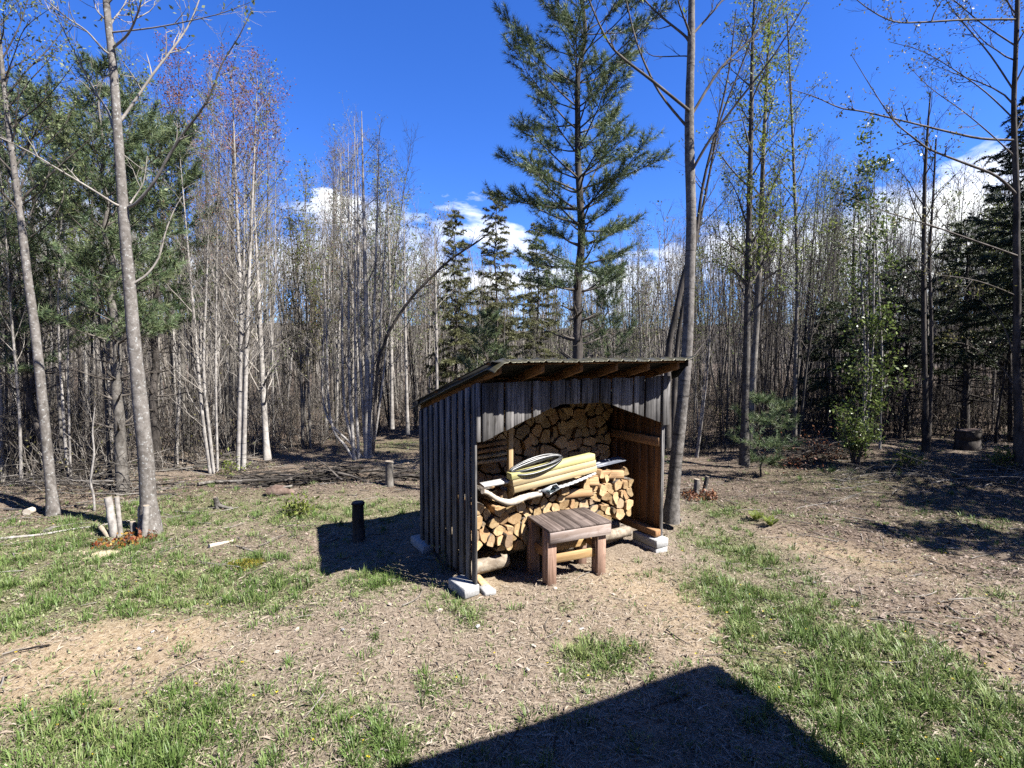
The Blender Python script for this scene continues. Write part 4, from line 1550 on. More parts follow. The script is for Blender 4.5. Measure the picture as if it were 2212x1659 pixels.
def build_heroes():
    # big grey poplar, left foreground
    T1 = [(326, 1150, 46), (320, 1080, 42), (316, 1000, 41), (308, 920, 39), (299, 830, 36), (288, 720, 33), (280, 620, 31), (271, 520, 28), (263, 410, 26), (254, 280, 23), (245, 150, 20), (234, 50, 18), (226, -40, 16), (214, -220, 11), (204, -400, 5)]
    L1 = [([(289, 612), (318, 592), (343, 556), (358, 500), (377, 452), (396, 420)], 9, 3, .3, 3),
          ([(279, 447), (295, 438), (333, 393), (367, 333), (400, 283), (433, 240), (460, 193), (480, 137), (517, 77), (545, 20)], 12, 3, -.5, 16),
          ([(281, 440), (291, 425), (310, 393), (318, 337)], 7, 3, .2, 3),
          ([(262, 445), (247, 440), (200, 410), (133, 370), (67, 330), (0, 297), (-60, 270)], 10, 4, -.6, 8),
          ([(250, 280), (243, 275), (233, 240), (207, 200), (180, 150), (143, 77), (110, 3), (95, -60)], 9, 3, .5, 14),
          ([(251, 268), (262, 258), (283, 230), (333, 157), (377, 100), (410, 50), (430, 0), (450, -60)], 12, 4, .6, 16),
          ([(243, 120), (223, 107), (187, 67), (143, 37), (110, 10), (70, -20)], 8, 3, -.4, 10),
          ([(242, 105), (277, 73), (297, 30), (307, -10), (320, -80)], 9, 3, -.4, 10),
          ([(238, 60), (225, 40), (207, 17), (195, -40)], 8, 3, .3, 6),
          ([(238, 55), (247, 40), (267, 13), (290, -40)], 8, 3, .4, 8),
          ([(240, 70), (330, 60), (410, 45), (480, 28), (540, 5)], 6, 2, -.2, 12),
          ([(262, 330), (300, 360), (330, 380)], 3, 2, .2, 3)]
    hero('poplar_tree', 'tall pale grey poplar with upswept limbs, nearest the camera on the left', 'tree', [T1], L1, 6.55, 101, M['bark_pale'], M['twig_grey'], M['leaf_pale'], extra=(6, .82, 1.5),
         leaf_frac=.22, leaf_per=3, leaf_size=.055, ntw=9, tw=(.2, .6))
    # dead twigs hanging in a tangle by the fork of that tree
    # far left poplar
    T2 = [(117, 1118, 31), (111, 1060, 28), (105, 1000, 27), (93, 880, 26), (84, 790, 25), (74, 700, 24), (60, 600, 22), (46, 480, 19), (34, 390, 17), (22, 300, 15), (10, 200, 13), (0, 100, 11), (-14, -40, 8), (-30, -200, 4)]
    L2 = [([(42, 412), (65, 360), (100, 312), (140, 270), (170, 200)], 7, 2, .3, 10), ([(50, 442), (80, 420), (102, 392)], 6, 3, -.2, 2), ([(55, 490), (75, 440), (95, 410), (105, 380)], 5, 2, .2, 3),
          ([(66, 512), (110, 478), (135, 432), (138, 400)], 5, 2, .2, 3), ([(12, 210), (60, 150), (110, 100), (150, 40)], 7, 2, .5, 14), ([(18, 270), (70, 240), (120, 190), (165, 130)], 6, 2, -.4, 14),
          ([(4, 130), (40, 60), (60, 0), (80, -60)], 6, 2, .3, 12), ([(25, 320), (-30, 260), (-70, 180)], 6, 2, .3, 8), ([(30, 350), (80, 290), (150, 250)], 5, 2, .4, 10), ([(8, 180), (30, 120), (55, 60), (120, 10)], 5, 2, -.3, 12)]
    hero('poplar_tree', 'slimmer leaning grey poplar at the far left edge of the clearing', 'tree', [T2], L2, 7.2, 102, M['bark_pale'], M['twig'], M['leaf_pale'], extra=(22, .55, 1.4), leaf_frac=.55, leaf_per=4, leaf_size=.045, ntw=11)
    # grey-barked tree right of the shed
    T7 = [(1449, 1118, 33), (1454, 1060, 32), (1464, 960, 30), (1474, 870, 28), (1482, 780, 27), (1487, 690, 26), (1490, 580, 25), (1493, 480, 24), (1491, 380, 23), (1489, 290, 22), (1490, 200, 20), (1493, 100, 18), (1494, 0, 15), (1498, -120, 10), (1500, -260, 5)]
    L7 = [([(1488, 240), (1481, 233), (1407, 173), (1346, 126), (1313, 89), (1276, 9), (1255, -60)], 11, 4, -.4, 9),
          ([(1489, 275), (1479, 268), (1425, 201), (1388, 126), (1369, 70), (1353, 0), (1345, -60)], 9, 4, .3, 7),
          ([(1492, 250), (1497, 243), (1556, 149), (1612, 93), (1696, 5), (1740, -40)], 11, 4, .4, 10),
          ([(1490, 372), (1500, 359), (1533, 303), (1584, 233), (1635, 168), (1673, 117), (1715, 50), (1750, -10)], 10, 4, -.5, 12),
          ([(1489, 125), (1479, 121), (1411, 121), (1388, 100)], 5, 2, .2, 4), ([(1489, 90), (1477, 75), (1430, 37), (1393, 0), (1370, -40)], 9, 4, .3, 7),
          ([(1492, 85), (1500, 70), (1533, 33), (1561, 0), (1600, -50)], 9, 4, .3, 7), ([(1491, 80), (1486, 61), (1467, 9), (1455, -50)], 8, 4, -.3, 6),
          ([(1484, 778), (1502, 765), (1533, 719), (1551, 663), (1570, 574), (1580, 520)], 5, 2, .3, 3)]
    hero('grey_barked_tree', 'straight grey-barked tree with dark bands standing right beside the shed', 'tree', [T7], L7, 7.1, 103, M['bark_band'], M['twig'], M['leaf_young'], extra=(3, .9, 1.0),
         leaf_frac=.07, leaf_per=2, leaf_size=.08, ntw=7, tw=(.15, .5))
    # two leaning stems behind it
    T8 = [(1440, 960, 16.5), (1444, 765, 15.0), (1460, 677, 14.2), (1477, 597, 13.5), (1502, 513, 9.8), (1519, 397, 6.8), (1547, 280, 5.2), (1575, 150, 3.8), (1590, 20, 2.2)]
    T8b = [(1452, 960, 12.0), (1462, 760, 11.2), (1478, 650, 9.0), (1504, 520, 6.8), (1533, 373, 5.2), (1556, 261, 4.5), (1610, 120, 3.8), (1640, 30, 2.2)]
    hero('leaning_tree', 'twin-stemmed tree leaning right behind the grey-barked tree', 'tree', [T8, T8b], [], [9.4, 9.6], 104, M['bark_dark'], M['twig'], M['leaf_pale'], extra=(10, .45, 1.1), leaf_frac=.2, leaf_size=.045)
    # pair right of centre
    T9 = [(1608, 998, 20), (1609, 900, 18), (1612, 780, 17), (1615, 650, 16), (1617, 516, 14), (1622, 300, 11), (1625, 120, 8), (1630, -20, 4)]
    hero('slender_tree', 'left trunk of the slender pair at the wood edge, slightly thicker', 'tree', [T9], [], 10.3, 105, M['bark_sap'], M['twig'], M['leaf_young'], extra=(30, .38, 1.3), leaf_frac=.6, leaf_per=5, leaf_size=.055, ntw=11, tw=(.15, .5))
    T9b = [(1620, 962, 17), (1624, 850, 16), (1632, 738, 15), (1638, 620, 14), (1643, 516, 13), (1648, 350, 10), (1656, 180, 7), (1662, 20, 4)]
    hero('slender_tree', 'right trunk of the slender pair at the wood edge, a step further back', 'tree', [T9b], [], 11.4, 106, M['bark_sap'], M['twig'], M['leaf_young'], extra=(30, .4, 1.4), leaf_frac=.65, leaf_per=5, leaf_size=.06, ntw=11, tw=(.15, .5))
    T9c = [(1716, 968, 10), (1718, 800, 9), (1722, 600, 8), (1716, 400, 7), (1708, 200, 5), (1700, 30, 3)]
    hero('slender_tree', 'thin leafy stem in the wood right of the slender pair', 'tree', [T9c], [], 12.5, 126, M['bark_sap'], M['twig'], M['leaf_young'], extra=(26, .45, 1.3), leaf_frac=.6, leaf_per=3, leaf_size=.05)
    # right edge tree with long limbs over the clearing
    T10 = [(2203, 990, 26), (2200, 900, 23), (2196, 783, 21), (2197, 650, 20), (2196, 516, 18), (2196, 427, 17), (2190, 249, 14), (2194, 120, 12), (2197, 36, 13), (2200, -120, 8), (2205, -260, 4)]
    L10 = [([(2196, 303), (2118, 299), (2046, 284), (1975, 267), (1869, 242), (1815, 233), (1762, 210), (1700, 190)], 13, 3, -.8, 12),
           ([(2200, 425), (2153, 381), (2082, 352), (2011, 324), (1975, 299), (1933, 263), (1893, 206), (1840, 120)], 15, 3, -.6, 12),
           ([(2196, 552), (2185, 548), (2082, 512), (2011, 487), (1940, 466), (1869, 441), (1805, 416)], 11, 3, -.8, 10),
           ([(2196, 42), (2082, 43), (1993, 48), (1929, 46), (1869, 14), (1820, -30)], 11, 3, -.8, 14),
           ([(2193, 200), (2140, 120), (2090, 60), (2050, 10), (2020, -40)], 9, 3, .5, 10), ([(2193, 260), (2130, 200), (2060, 150), (1990, 110), (1920, 90)], 8, 3, .4, 12),
           ([(2198, 640), (2134, 614), (2080, 600), (2023, 592), (1980, 560)], 7, 2, -.5, 6), ([(2199, 800), (2165, 700), (2110, 640), (2060, 610)], 8, 2, .3, 6), ([(2199, 850), (2160, 790), (2090, 745), (2040, 740)], 6, 2, .2, 5),
           ([(2194, 340), (2140, 290), (2080, 240), (2010, 190), (1960, 140)], 8, 2, -.4, 12), ([(2195, 100), (2120, 50), (2060, 0), (2000, -40)], 8, 3, .2, 10)]
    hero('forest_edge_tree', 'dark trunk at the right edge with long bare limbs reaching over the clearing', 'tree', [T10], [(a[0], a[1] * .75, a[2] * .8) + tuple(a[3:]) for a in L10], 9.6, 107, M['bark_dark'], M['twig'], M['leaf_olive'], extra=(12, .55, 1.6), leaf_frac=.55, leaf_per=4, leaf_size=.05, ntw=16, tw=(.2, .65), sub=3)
    # dark double stem right of centre
    T14 = [(2000, 972, 15), (1999, 860, 14), (1996, 738, 13), (1995, 620, 12), (1996, 500, 11), (1998, 380, 9), (2004, 280, 6), (2010, 200, 3)]
    T14b = [(2004, 972, 10), (2010, 860, 10), (2012, 700, 9), (2008, 560, 8), (2016, 420, 6), (2022, 300, 4)]
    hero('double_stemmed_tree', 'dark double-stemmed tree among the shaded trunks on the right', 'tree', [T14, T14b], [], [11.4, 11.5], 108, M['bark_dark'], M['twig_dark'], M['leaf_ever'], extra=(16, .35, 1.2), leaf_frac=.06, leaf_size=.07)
    # clump of pale saplings left of the shed
    def stem(u0, v0, u1, v1, u2, v2, w):
        w = w * .85
        return [(u0, v0, w), ((u0 * 2 + u1) / 3, (v0 * 2 + v1) / 3 + 8, w * .97), (u1, v1, w * .86), ((u1 + u2) / 2, (v1 + v2) / 2, w * .55), (u2, v2, w * .10)]
    ts = [stem(765, 987, 713, 900, 694, 430, 8), stem(768, 988, 742, 850, 735, 330, 9), stem(765, 986, 754, 800, 752, 300, 10), stem(775, 985, 768, 820, 766, 250, 9), stem(792, 983, 793, 780, 781, 240, 17),
          stem(790, 984, 775, 700, 772, 290, 9), stem(796, 984, 806, 760, 820, 270, 10), stem(800, 982, 815, 820, 838, 420, 8), stem(785, 984, 700, 880, 702, 470, 6), stem(803, 981, 822, 860, 862, 520, 7)]
    hero('sapling_clump', 'fan-shaped clump of pale multi-stemmed saplings left of the shed', 'tree', ts, [], 11.1, 109, M['bark_birch'], M['twig_grey'], M['leaf_pale'], extra=(13, .42, .95), leaf_frac=.14, leaf_size=.04, ntw=7, tw=(.15, .45), flare=1.1)
    T4b = [(806, 975, 7), (815, 800, 7), (830, 742, 7), (850, 700, 7), (880, 655, 7), (915, 615, 6), (973, 561, 5), (1033, 521, 4), (1060, 500, 2)]
    hero('bent_sapling', 'thin dark sapling bent over in an arc towards the shed roof', 'tree', [T4b], [], 11.0, 110, M['bark_dark'], M['twig'], None, extra=(12, .5, .8), ntw=5, flare=1.0)
    # white stems further left
    hero('pale_sapling', 'leaning pale sapling with two forked white stems beside the twig heap', 'tree', [stem(456, 1020, 436, 880, 388, 330, 13), stem(462, 1018, 440, 800, 452, 440, 10), stem(470, 1012, 466, 800, 470, 430, 7)], [], 10.0, 111,
         M['bark_birch'], M['twig_grey'], M['leaf_red'], extra=(22, .4, 1.3), leaf_frac=.4, leaf_size=.035, flare=1.15, leaf_zmin=.75)
    hero('pale_sapling', 'pair of straight white stems rising close together, red buds at the top', 'tree', [stem(515, 1008, 521, 700, 500, 150, 14), stem(526, 1006, 534, 700, 556, 170, 13), stem(519, 1008, 526, 780, 528, 330, 7)], [], 10.3, 112,
         M['bark_birch'], M['twig_grey'], M['leaf_red'], extra=(34, .40, 1.35), leaf_frac=.6, leaf_per=3, leaf_size=.04, flare=1.15, ntw=9, leaf_zmin=.75)
    hero('pale_sapling', 'single straight pale trunk with dark rings right of the white pair', 'tree', [stem(577, 987, 568, 830, 548, 420, 18)], [], 11.2, 113, M['bark_birch'], M['twig_grey'], M['leaf_pale'], extra=(26, .4, 1.2), leaf_frac=.3, leaf_size=.045)
    hero('red_budded_maple', 'maple topped with red buds behind the big poplar', 'tree', [stem(398, 990, 392, 700, 385, 130, 13), stem(405, 990, 412, 700, 372, 220, 9)], [], 12.4, 114, M['bark_sap'], M['twig'], M['leaf_red'], extra=(36, .5, 1.5),
         leaf_frac=.7, leaf_per=3, leaf_size=.045, ntw=10, leaf_zmin=.74)
    hero('red_budded_maple', 'tall maple with a rounded red-budded crown left of the blue gap', 'tree', [stem(498, 985, 500, 650, 505, 165, 12), stem(504, 985, 530, 640, 565, 210, 9)], [], 13.0, 115, M['bark_sap'], M['twig'], M['leaf_red'], extra=(36, .5, 1.6),
         leaf_frac=.65, leaf_per=3, leaf_size=.045, ntw=10, leaf_zmin=.74)
    hero('olive_leaved_tree', 'small olive-leaved tree between the white stems and the sapling clump', 'tree', [stem(655, 975, 650, 780, 640, 470, 9), stem(652, 975, 660, 800, 668, 500, 6)], [], 13.4, 116, M['bark_sap'], M['twig'], M['leaf_olive'], extra=(22, .4, 1.1),
         leaf_frac=.6, leaf_per=3, leaf_size=.055)
    hero('budding_sapling', 'sapling with fresh pale green leaves right of the fan-shaped clump', 'tree', [stem(847, 922, 845, 720, 836, 380, 10)], [], 14.6, 117, M['bark_birch'], M['twig_grey'], M['leaf_pale'], extra=(26, .4, 1.3), leaf_frac=.7, leaf_per=3, leaf_size=.06)
    hero('budding_sapling', 'straight thin stem nearest the left rear corner of the shed', 'tree', [stem(881, 934, 876, 740, 872, 430, 9)], [], 13.8, 118, M['bark_birch'], M['twig_grey'], M['leaf_pale'], extra=(24, .4, 1.1), leaf_frac=.5, leaf_size=.05)
    hero('budding_sapling', 'thin white stem showing above the left end of the shed roof', 'tree', [stem(945, 960, 943, 740, 938, 480, 9)], [], 12.8, 119, M['bark_birch'], M['twig_grey'], M['leaf_pale'], extra=(22, .4, 1.0), leaf_frac=.3, leaf_size=.05)
    # multi-stemmed leafy sapling, right
    hero('leafy_sapling', 'clump of slim stems with bright green leaf sprays behind the shrub on the right', 'tree', [stem(1862, 985, 1868, 760, 1850, 380, 8), stem(1868, 985, 1885, 760, 1890, 330, 8), stem(1858, 985, 1874, 800, 1872, 350, 7), stem(1900, 985, 1905, 760, 1880, 300, 7)],
         [], 11.6, 120, M['bark_birch'], M['twig'], M['leaf_ever'], extra=(15, .22, .9), leaf_frac=.5, leaf_per=4, leaf_size=.085, ntw=8, leaf_spread=.08)
    hero('dark_leaning_tree', 'dark trunk leaning left between the far left poplar and the tall poplar', 'tree', [[(112, 1030, 20), (100, 985, 18), (76, 903, 17), (52, 806, 16), (36, 700, 14), (20, 560, 11), (5, 400, 7)]], [], 8.9, 121, M['bark_dark'], M['twig'], None, extra=(14, .4, 1.2))
    hero('thin_white_sapling', 'thin crooked white sapling between the two left poplars', 'tree', [[(205, 1113, 7), (202, 1070, 6), (196, 1040, 6), (203, 980, 5), (200, 930, 4), (206, 870, 3)]], [], 7.4, 122, M['bark_birch'], M['twig_grey'], None, extra=(6, .4, .3), flare=1.0, ntw=3)


build_heroes()


# ---- conifers
def conifer(name, label, y, base_uv, top_v, wid_px, seed, needle, bark, kind='pine', group=None, trunk_px=18, first=.28, dens=1.0, dead=.0, top_u=None, base=None):
    r = np.random.RandomState(seed)
    bu, bv = base_uv
    b = P(bu, bv, y); b[2] = gz(b[0], b[1])
    if base is not None: b = np.array(base, float)
    top = P(bu if top_u is None else top_u, top_v, y)
    H = top[2] - b[2]
    wmax = wid_px * y / FPX
    root = thing(name, label, 'tree', b, 0, group)
    n = 16
    path = np.array([b + (top - b) * i / n + np.array([r.normal() * .012 * i ** .5, r.normal() * .012 * i ** .5, 0]) for i in range(n + 1)])
    path[0][2] -= .08
    rr = np.linspace(1, .06, n + 1) * trunk_px / 2 * y / FPX
    rr[0] *= 1.2
    q, rad = densify(path, rr, 3, r, .02)
    mb = MB(); mb.tube(q, rad, 12, 0, .5)
    mb.build('trunk', bark, root, b, smooth=True)
    mbc, mbn = MB(), MB()
    pos, dirs = [], []
    z = first * .45 if dead else first
    spacing = (.38 if kind == 'pine' else .17) / H
    while z < .985:
        live = z >= first
        k = (z - first) / (1 - first)
        if kind == 'pine':
            prof = (.58 + .42 * max(k, 0) / .48 if k < .48 else ((1 - k) / .52) ** .6)
            nb = r.randint(5, 7)
        else:
            prof = (1 - max(k, 0)) ** .62 * (.75 + .25 * min(1, k * 6) if k > 0 else .8)
            nb = r.randint(3, 5)
        az0 = r.uniform(0, 6.28)
        wv_ = r.uniform(.72, 1.12)
        for i in range(nb):
            az = az0 + i * 2 * math.pi / nb + r.normal() * .25
            L = wmax * prof * r.uniform(.5, 1.2) * wv_
            if L < .12: L = .12
            el = R(10 + 42 * max(k, 0) + r.normal() * 7) if kind == 'pine' else R(6 + 30 * max(k, 0) + r.normal() * 12)
            d = np.array([math.cos(az) * math.cos(el), math.sin(az) * math.cos(el), math.sin(el)])
            p, _ = at_t(path, min(.99, z + r.normal() * .004))
            br = wig(r, p, d, L * (1 if live else .7), 7, .06, .35 if kind == 'pine' else -.25)
            rb = max(.004, np.interp(z, np.linspace(0, 1, n + 1), rr) * .32)
            mbc.tube(br, np.linspace(rb, .003, 8), 5, 0, r.rand())
            if not live:
                for _ in range(6):
                    p2, ax = at_t(br, r.uniform(.2, .95))
                    tw_ = wig(r, p2, side_dir(r, ax, R(r.uniform(30, 70))), r.uniform(.15, .5), 3, .15)
                    mbc.tube(tw_, np.linspace(.004, .0015, 4), 3, 0, r.rand())
                continue
            nt_ = max(3, int(L * (10 if kind == 'pine' else 13) * dens))
            for j in range(nt_):
                t = (.36 if kind == 'pine' else .2) + (.64 if kind == 'pine' else .8) * (j + r.rand()) / nt_
                p2, ax = at_t(br, min(t, .995))
                sgn = 1 if j % 2 else -1
                hor = unit(np.array([-ax[1], ax[0], 0.0]) + 1e-6)
                dd = unit(ax * .8 + hor * sgn * r.uniform(.4, 1.1) + np.array([0, 0, r.uniform(-.1, .35) if kind == 'pine' else r.uniform(-.25, .05)]))
                Lt = (r.uniform(.2, .55) if kind == 'pine' else r.uniform(.15, .42)) * (1.2 - .6 * t) * min(1.0, .45 + L)
                tw_ = wig(r, p2, dd, Lt, 3, .12, .2 if kind == 'pine' else -.35)
                mbc.tube(tw_, np.linspace(.005, .002, 4), 3, 0, r.rand())
                m_ = 4 if kind == 'pine' else 7
                for c in range(m_):
                    f = (c + 1) / m_
                    p3, a3 = at_t(tw_, min(f, .999))
                    pos.append(p3); dirs.append(a3)
            pos.append(br[-1]); dirs.append(unit(br[-1] - br[-2]))
        z += spacing * r.uniform(.75, 1.3)
    mbc.build('branches', M['twig_dark'] if kind != 'pine' else M['twig'], root, b)
    pos = np.array(pos); dirs = np.array(dirs)
    if kind == 'pine':
        mbn.needles(pos, dirs, .135, .0085, 18, r, .6, .10)
    else:
        mbn.needles(pos, dirs, .085, .020, 9, r, .8, .15)
    mbn.build('foliage', needle, root, b)
    return root


def build_conifers():
    conifer('white_pine', 'tall feathery white pine rising directly behind the shed roof', 9.8, (1250, 1010), -400, 235, 201, M['needle_pine'], M['bark_dark'], 'pine', trunk_px=26, first=.29, dens=1.25, dead=1)
    conifer('white_pine', 'bushy white pine with brown trunk just left of the tall poplar', 8.6, (266, 1058), 150, 215, 202, M['needle_pine'], M['bark_sap'], 'pine', trunk_px=24, first=.36, dens=1.05, dead=1, top_u=215)
    conifer('white_pine', 'dense white pine filling the left edge behind the leaning poplar', 10.5, (70, 1010), 200, 250, 203, M['needle_pine'], M['bark_dark'], 'pine', trunk_px=18, first=.30, dens=1.0, dead=1)
    conifer('white_pine', 'shadowed pine trunk hidden partly by the tall poplar, crown to its right', 10.2, (335, 1016), 270, 190, 204, M['needle_pine'], M['bark_dark'], 'pine', trunk_px=20, first=.40, dens=1.2, dead=1)
    conifer('white_pine', 'white pine beyond the left edge of the clearing, lowest of the left group', 8.4, (-60, 1075), 330, 200, 205, M['needle_pine'], M['bark_dark'], 'pine', trunk_px=18, first=.3, dens=.9, dead=1)
    conifer('hemlock_tree', 'small hemlock, left one of the two above the shed roof', 15.0, (985, 930), 452, 72, 206, M['needle_hem'], M['bark_dark'], 'hem', trunk_px=8, first=.22)
    conifer('hemlock_tree', 'taller hemlock, right one of the two above the shed roof', 15.5, (1072, 930), 408, 90, 207, M['needle_hem'], M['bark_dark'], 'hem', trunk_px=9, first=.2)
    conifer('hemlock_tree', 'hemlock half hidden behind the feathery white pine', 17.5, (1160, 920), 480, 80, 208, M['needle_hem'], M['bark_dark'], 'hem', trunk_px=8, first=.2)
    conifer('white_pine', 'young white pine whose top just shows over the left part of the roof', 11.5, (1052, 980), 680, 75, 209, M['needle_pine'], M['bark_dark'], 'pine', trunk_px=8, first=.2)
    conifer('white_pine', 'young white pine behind the roof left of the pine trunk', 13.0, (1310, 960), 560, 80, 210, M['needle_pine'], M['bark_dark'], 'pine', trunk_px=8, first=.25, dens=.8)
    conifer('white_pine', 'thin knee-high white pine seedling in front of the wood edge on the right', 10.4, (1645, 1008), 862, 55, 211, M['needle_pine'], M['bark_dark'], 'pine', trunk_px=4, first=.15)
    conifer('white_pine', 'soft young white pine right of the slender pair of trunks', 11.8, (1690, 975), 872, 55, 212, M['needle_pine'], M['bark_dark'], 'pine', trunk_px=4, first=.12, dens=.7)
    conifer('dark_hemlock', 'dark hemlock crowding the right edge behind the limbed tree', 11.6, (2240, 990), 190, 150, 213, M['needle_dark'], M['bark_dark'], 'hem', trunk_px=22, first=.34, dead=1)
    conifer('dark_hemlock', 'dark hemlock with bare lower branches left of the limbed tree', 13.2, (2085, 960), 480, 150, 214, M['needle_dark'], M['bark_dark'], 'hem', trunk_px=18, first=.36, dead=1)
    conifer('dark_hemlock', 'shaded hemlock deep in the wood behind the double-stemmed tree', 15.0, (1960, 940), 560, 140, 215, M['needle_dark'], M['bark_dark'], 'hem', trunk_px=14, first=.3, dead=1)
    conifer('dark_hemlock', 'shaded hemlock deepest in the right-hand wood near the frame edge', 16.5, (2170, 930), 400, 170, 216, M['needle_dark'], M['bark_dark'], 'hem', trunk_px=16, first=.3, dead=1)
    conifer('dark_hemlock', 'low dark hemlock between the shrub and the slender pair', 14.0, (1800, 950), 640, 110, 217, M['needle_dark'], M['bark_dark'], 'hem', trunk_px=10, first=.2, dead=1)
    # evergreens standing outside the frame on the right; their shade falls across the right of the clearing
    conifer('dark_hemlock', 'hemlock outside the right of the frame that shades the right of the clearing', 4.9, (0, 0), 0, 0, 218, M['needle_dark'], M['bark_dark'], 'hem') if False else None


build_conifers()


# ---- filler saplings: a few prototypes, copied
def sapling_proto(seed, H, r0, nb, t0, blen, elev, bark, twig, leafm=None, frac=0, per=2, size=.045, stems=1, ntw=8):
    r = np.random.RandomState(seed)
    root = thing('bare_sapling', 'x', 'tree', (0, 0, 0))
    mbc = MB(); tips = []
    for s_ in range(stems):
        mbt = MB()
        lean = r.normal(size=2) * (.03 if stems == 1 else .09)
        path = [np.array([r.normal() * .05 * (stems > 1), r.normal() * .05 * (stems > 1), -.08])]
        n = 16
        for i in range(n):
            lean = lean * .97 + r.normal(size=2) * .018
            path.append(path[-1] + np.array([lean[0], lean[1], 1.0]) * H / n * (1 if s_ == 0 else .85))
        path = np.array(path)
        rad = r0 * (1 - np.linspace(0, 1, n + 1) * .93) * (1 if s_ == 0 else .75)
        rad[0] *= 1.25
        limb_tree(mbt, mbc, r, path, rad, nb if s_ == 0 else int(nb * .6), t0, blen, elev, tips, ntw=ntw)
        mbt.build('trunk', bark, root, smooth=True)
    mbc.build('crown', twig, root)
    if leafm is not None:
        leafy(tips, r, frac, per, size, leafm, 'foliage', root, np.zeros(3), .05)
    return root


PROTO = {'pale': [], 'mid': [], 'dark': [], 'leafy': []}
for k in range(4):
    PROTO['pale'].append(sapling_proto(300 + k, 7.6 + k * .4, .032 + .005 * k, 28, .30, 1.15, (22, 45), M['bark_birch'], M['twig_grey'], M['leaf_red'] if k == 3 else (M['leaf_pale'] if k == 1 else None), .3, stems=2 if k == 2 else 1))
    PROTO['mid'].append(sapling_proto(320 + k, 7.2 + k * .4, .030 + .006 * k, 28, .28, 1.1, (22, 50), M['bark_sap'], M['twig'], M['leaf_olive'] if k == 3 else None, .25, stems=2 if k == 2 else 1))
for k in range(3):
    PROTO['dark'].append(sapling_proto(340 + k, 7.0 + k * .5, .036 + .008 * k, 28, .26, 1.2, (25, 55), M['bark_dark'], M['twig_dark'], M['leaf_ever'] if k == 2 else None, .06, size=.07, stems=2 if k == 1 else 1))
    PROTO['leafy'].append(sapling_proto(360 + k, 7.4 + k * .4, .033 + .006 * k, 28, .32, 1.25, (22, 48), M['bark_sap'], M['twig'], [M['leaf_young'], M['leaf_pale'], M['leaf_olive']][k], .5, 3, .05))

LABELS = {
    ('left', 'pale'): 'slim pale bare sapling among the many in the sunlit wood on the left', ('left', 'mid'): 'slim grey-brown bare sapling among the many in the wood on the left',
    ('left', 'dark'): 'dark bare sapling among the trunks in the wood on the left', ('left', 'leafy'): 'sapling with small pale leaves among the trunks on the left',
    ('centre', 'pale'): 'slim pale bare sapling among the many behind the shed', ('centre', 'mid'): 'slim grey-brown bare sapling among the many behind the shed',
    ('centre', 'dark'): 'dark bare sapling among the thin trunks behind the shed', ('centre', 'leafy'): 'sapling with fresh leaves among the thin trunks behind the shed',
    ('right', 'pale'): 'slim pale sapling among the shaded trunks in the wood on the right', ('right', 'mid'): 'slim brown sapling among the shaded trunks in the wood on the right',
    ('right', 'dark'): 'dark bare sapling among the shaded trunks in the wood on the right', ('right', 'leafy'): 'sapling with yellow-green leaves in the wood on the right'}


def wood_edge(u):
    """how near the wood comes, as the photo row where its floor starts"""
    return float(np.interp(u, [-400, 0, 200, 300, 420, 560, 620, 700, 860, 900, 1100, 1480, 1600, 1760, 1960, 2212, 2600], [1085, 1075, 1075, 1040, 1004, 985, 970, 955, 915, 925, 950, 962, 965, 960, 962, 968, 985]))


def height_limit(u):
    """roughly how high the tree tops reach in the photograph (row)"""
    return float(np.interp(u, [0, 120, 330, 460, 560, 640, 690, 780, 860, 930, 1010, 1100, 1300, 1450, 1600, 1750, 1800, 1900, 2050, 2212], [250, 230, 190, 230, 240, 420, 420, 300, 440, 560, 590, 600, 590, 540, 420, 360, 420, 400, 440, 400]))


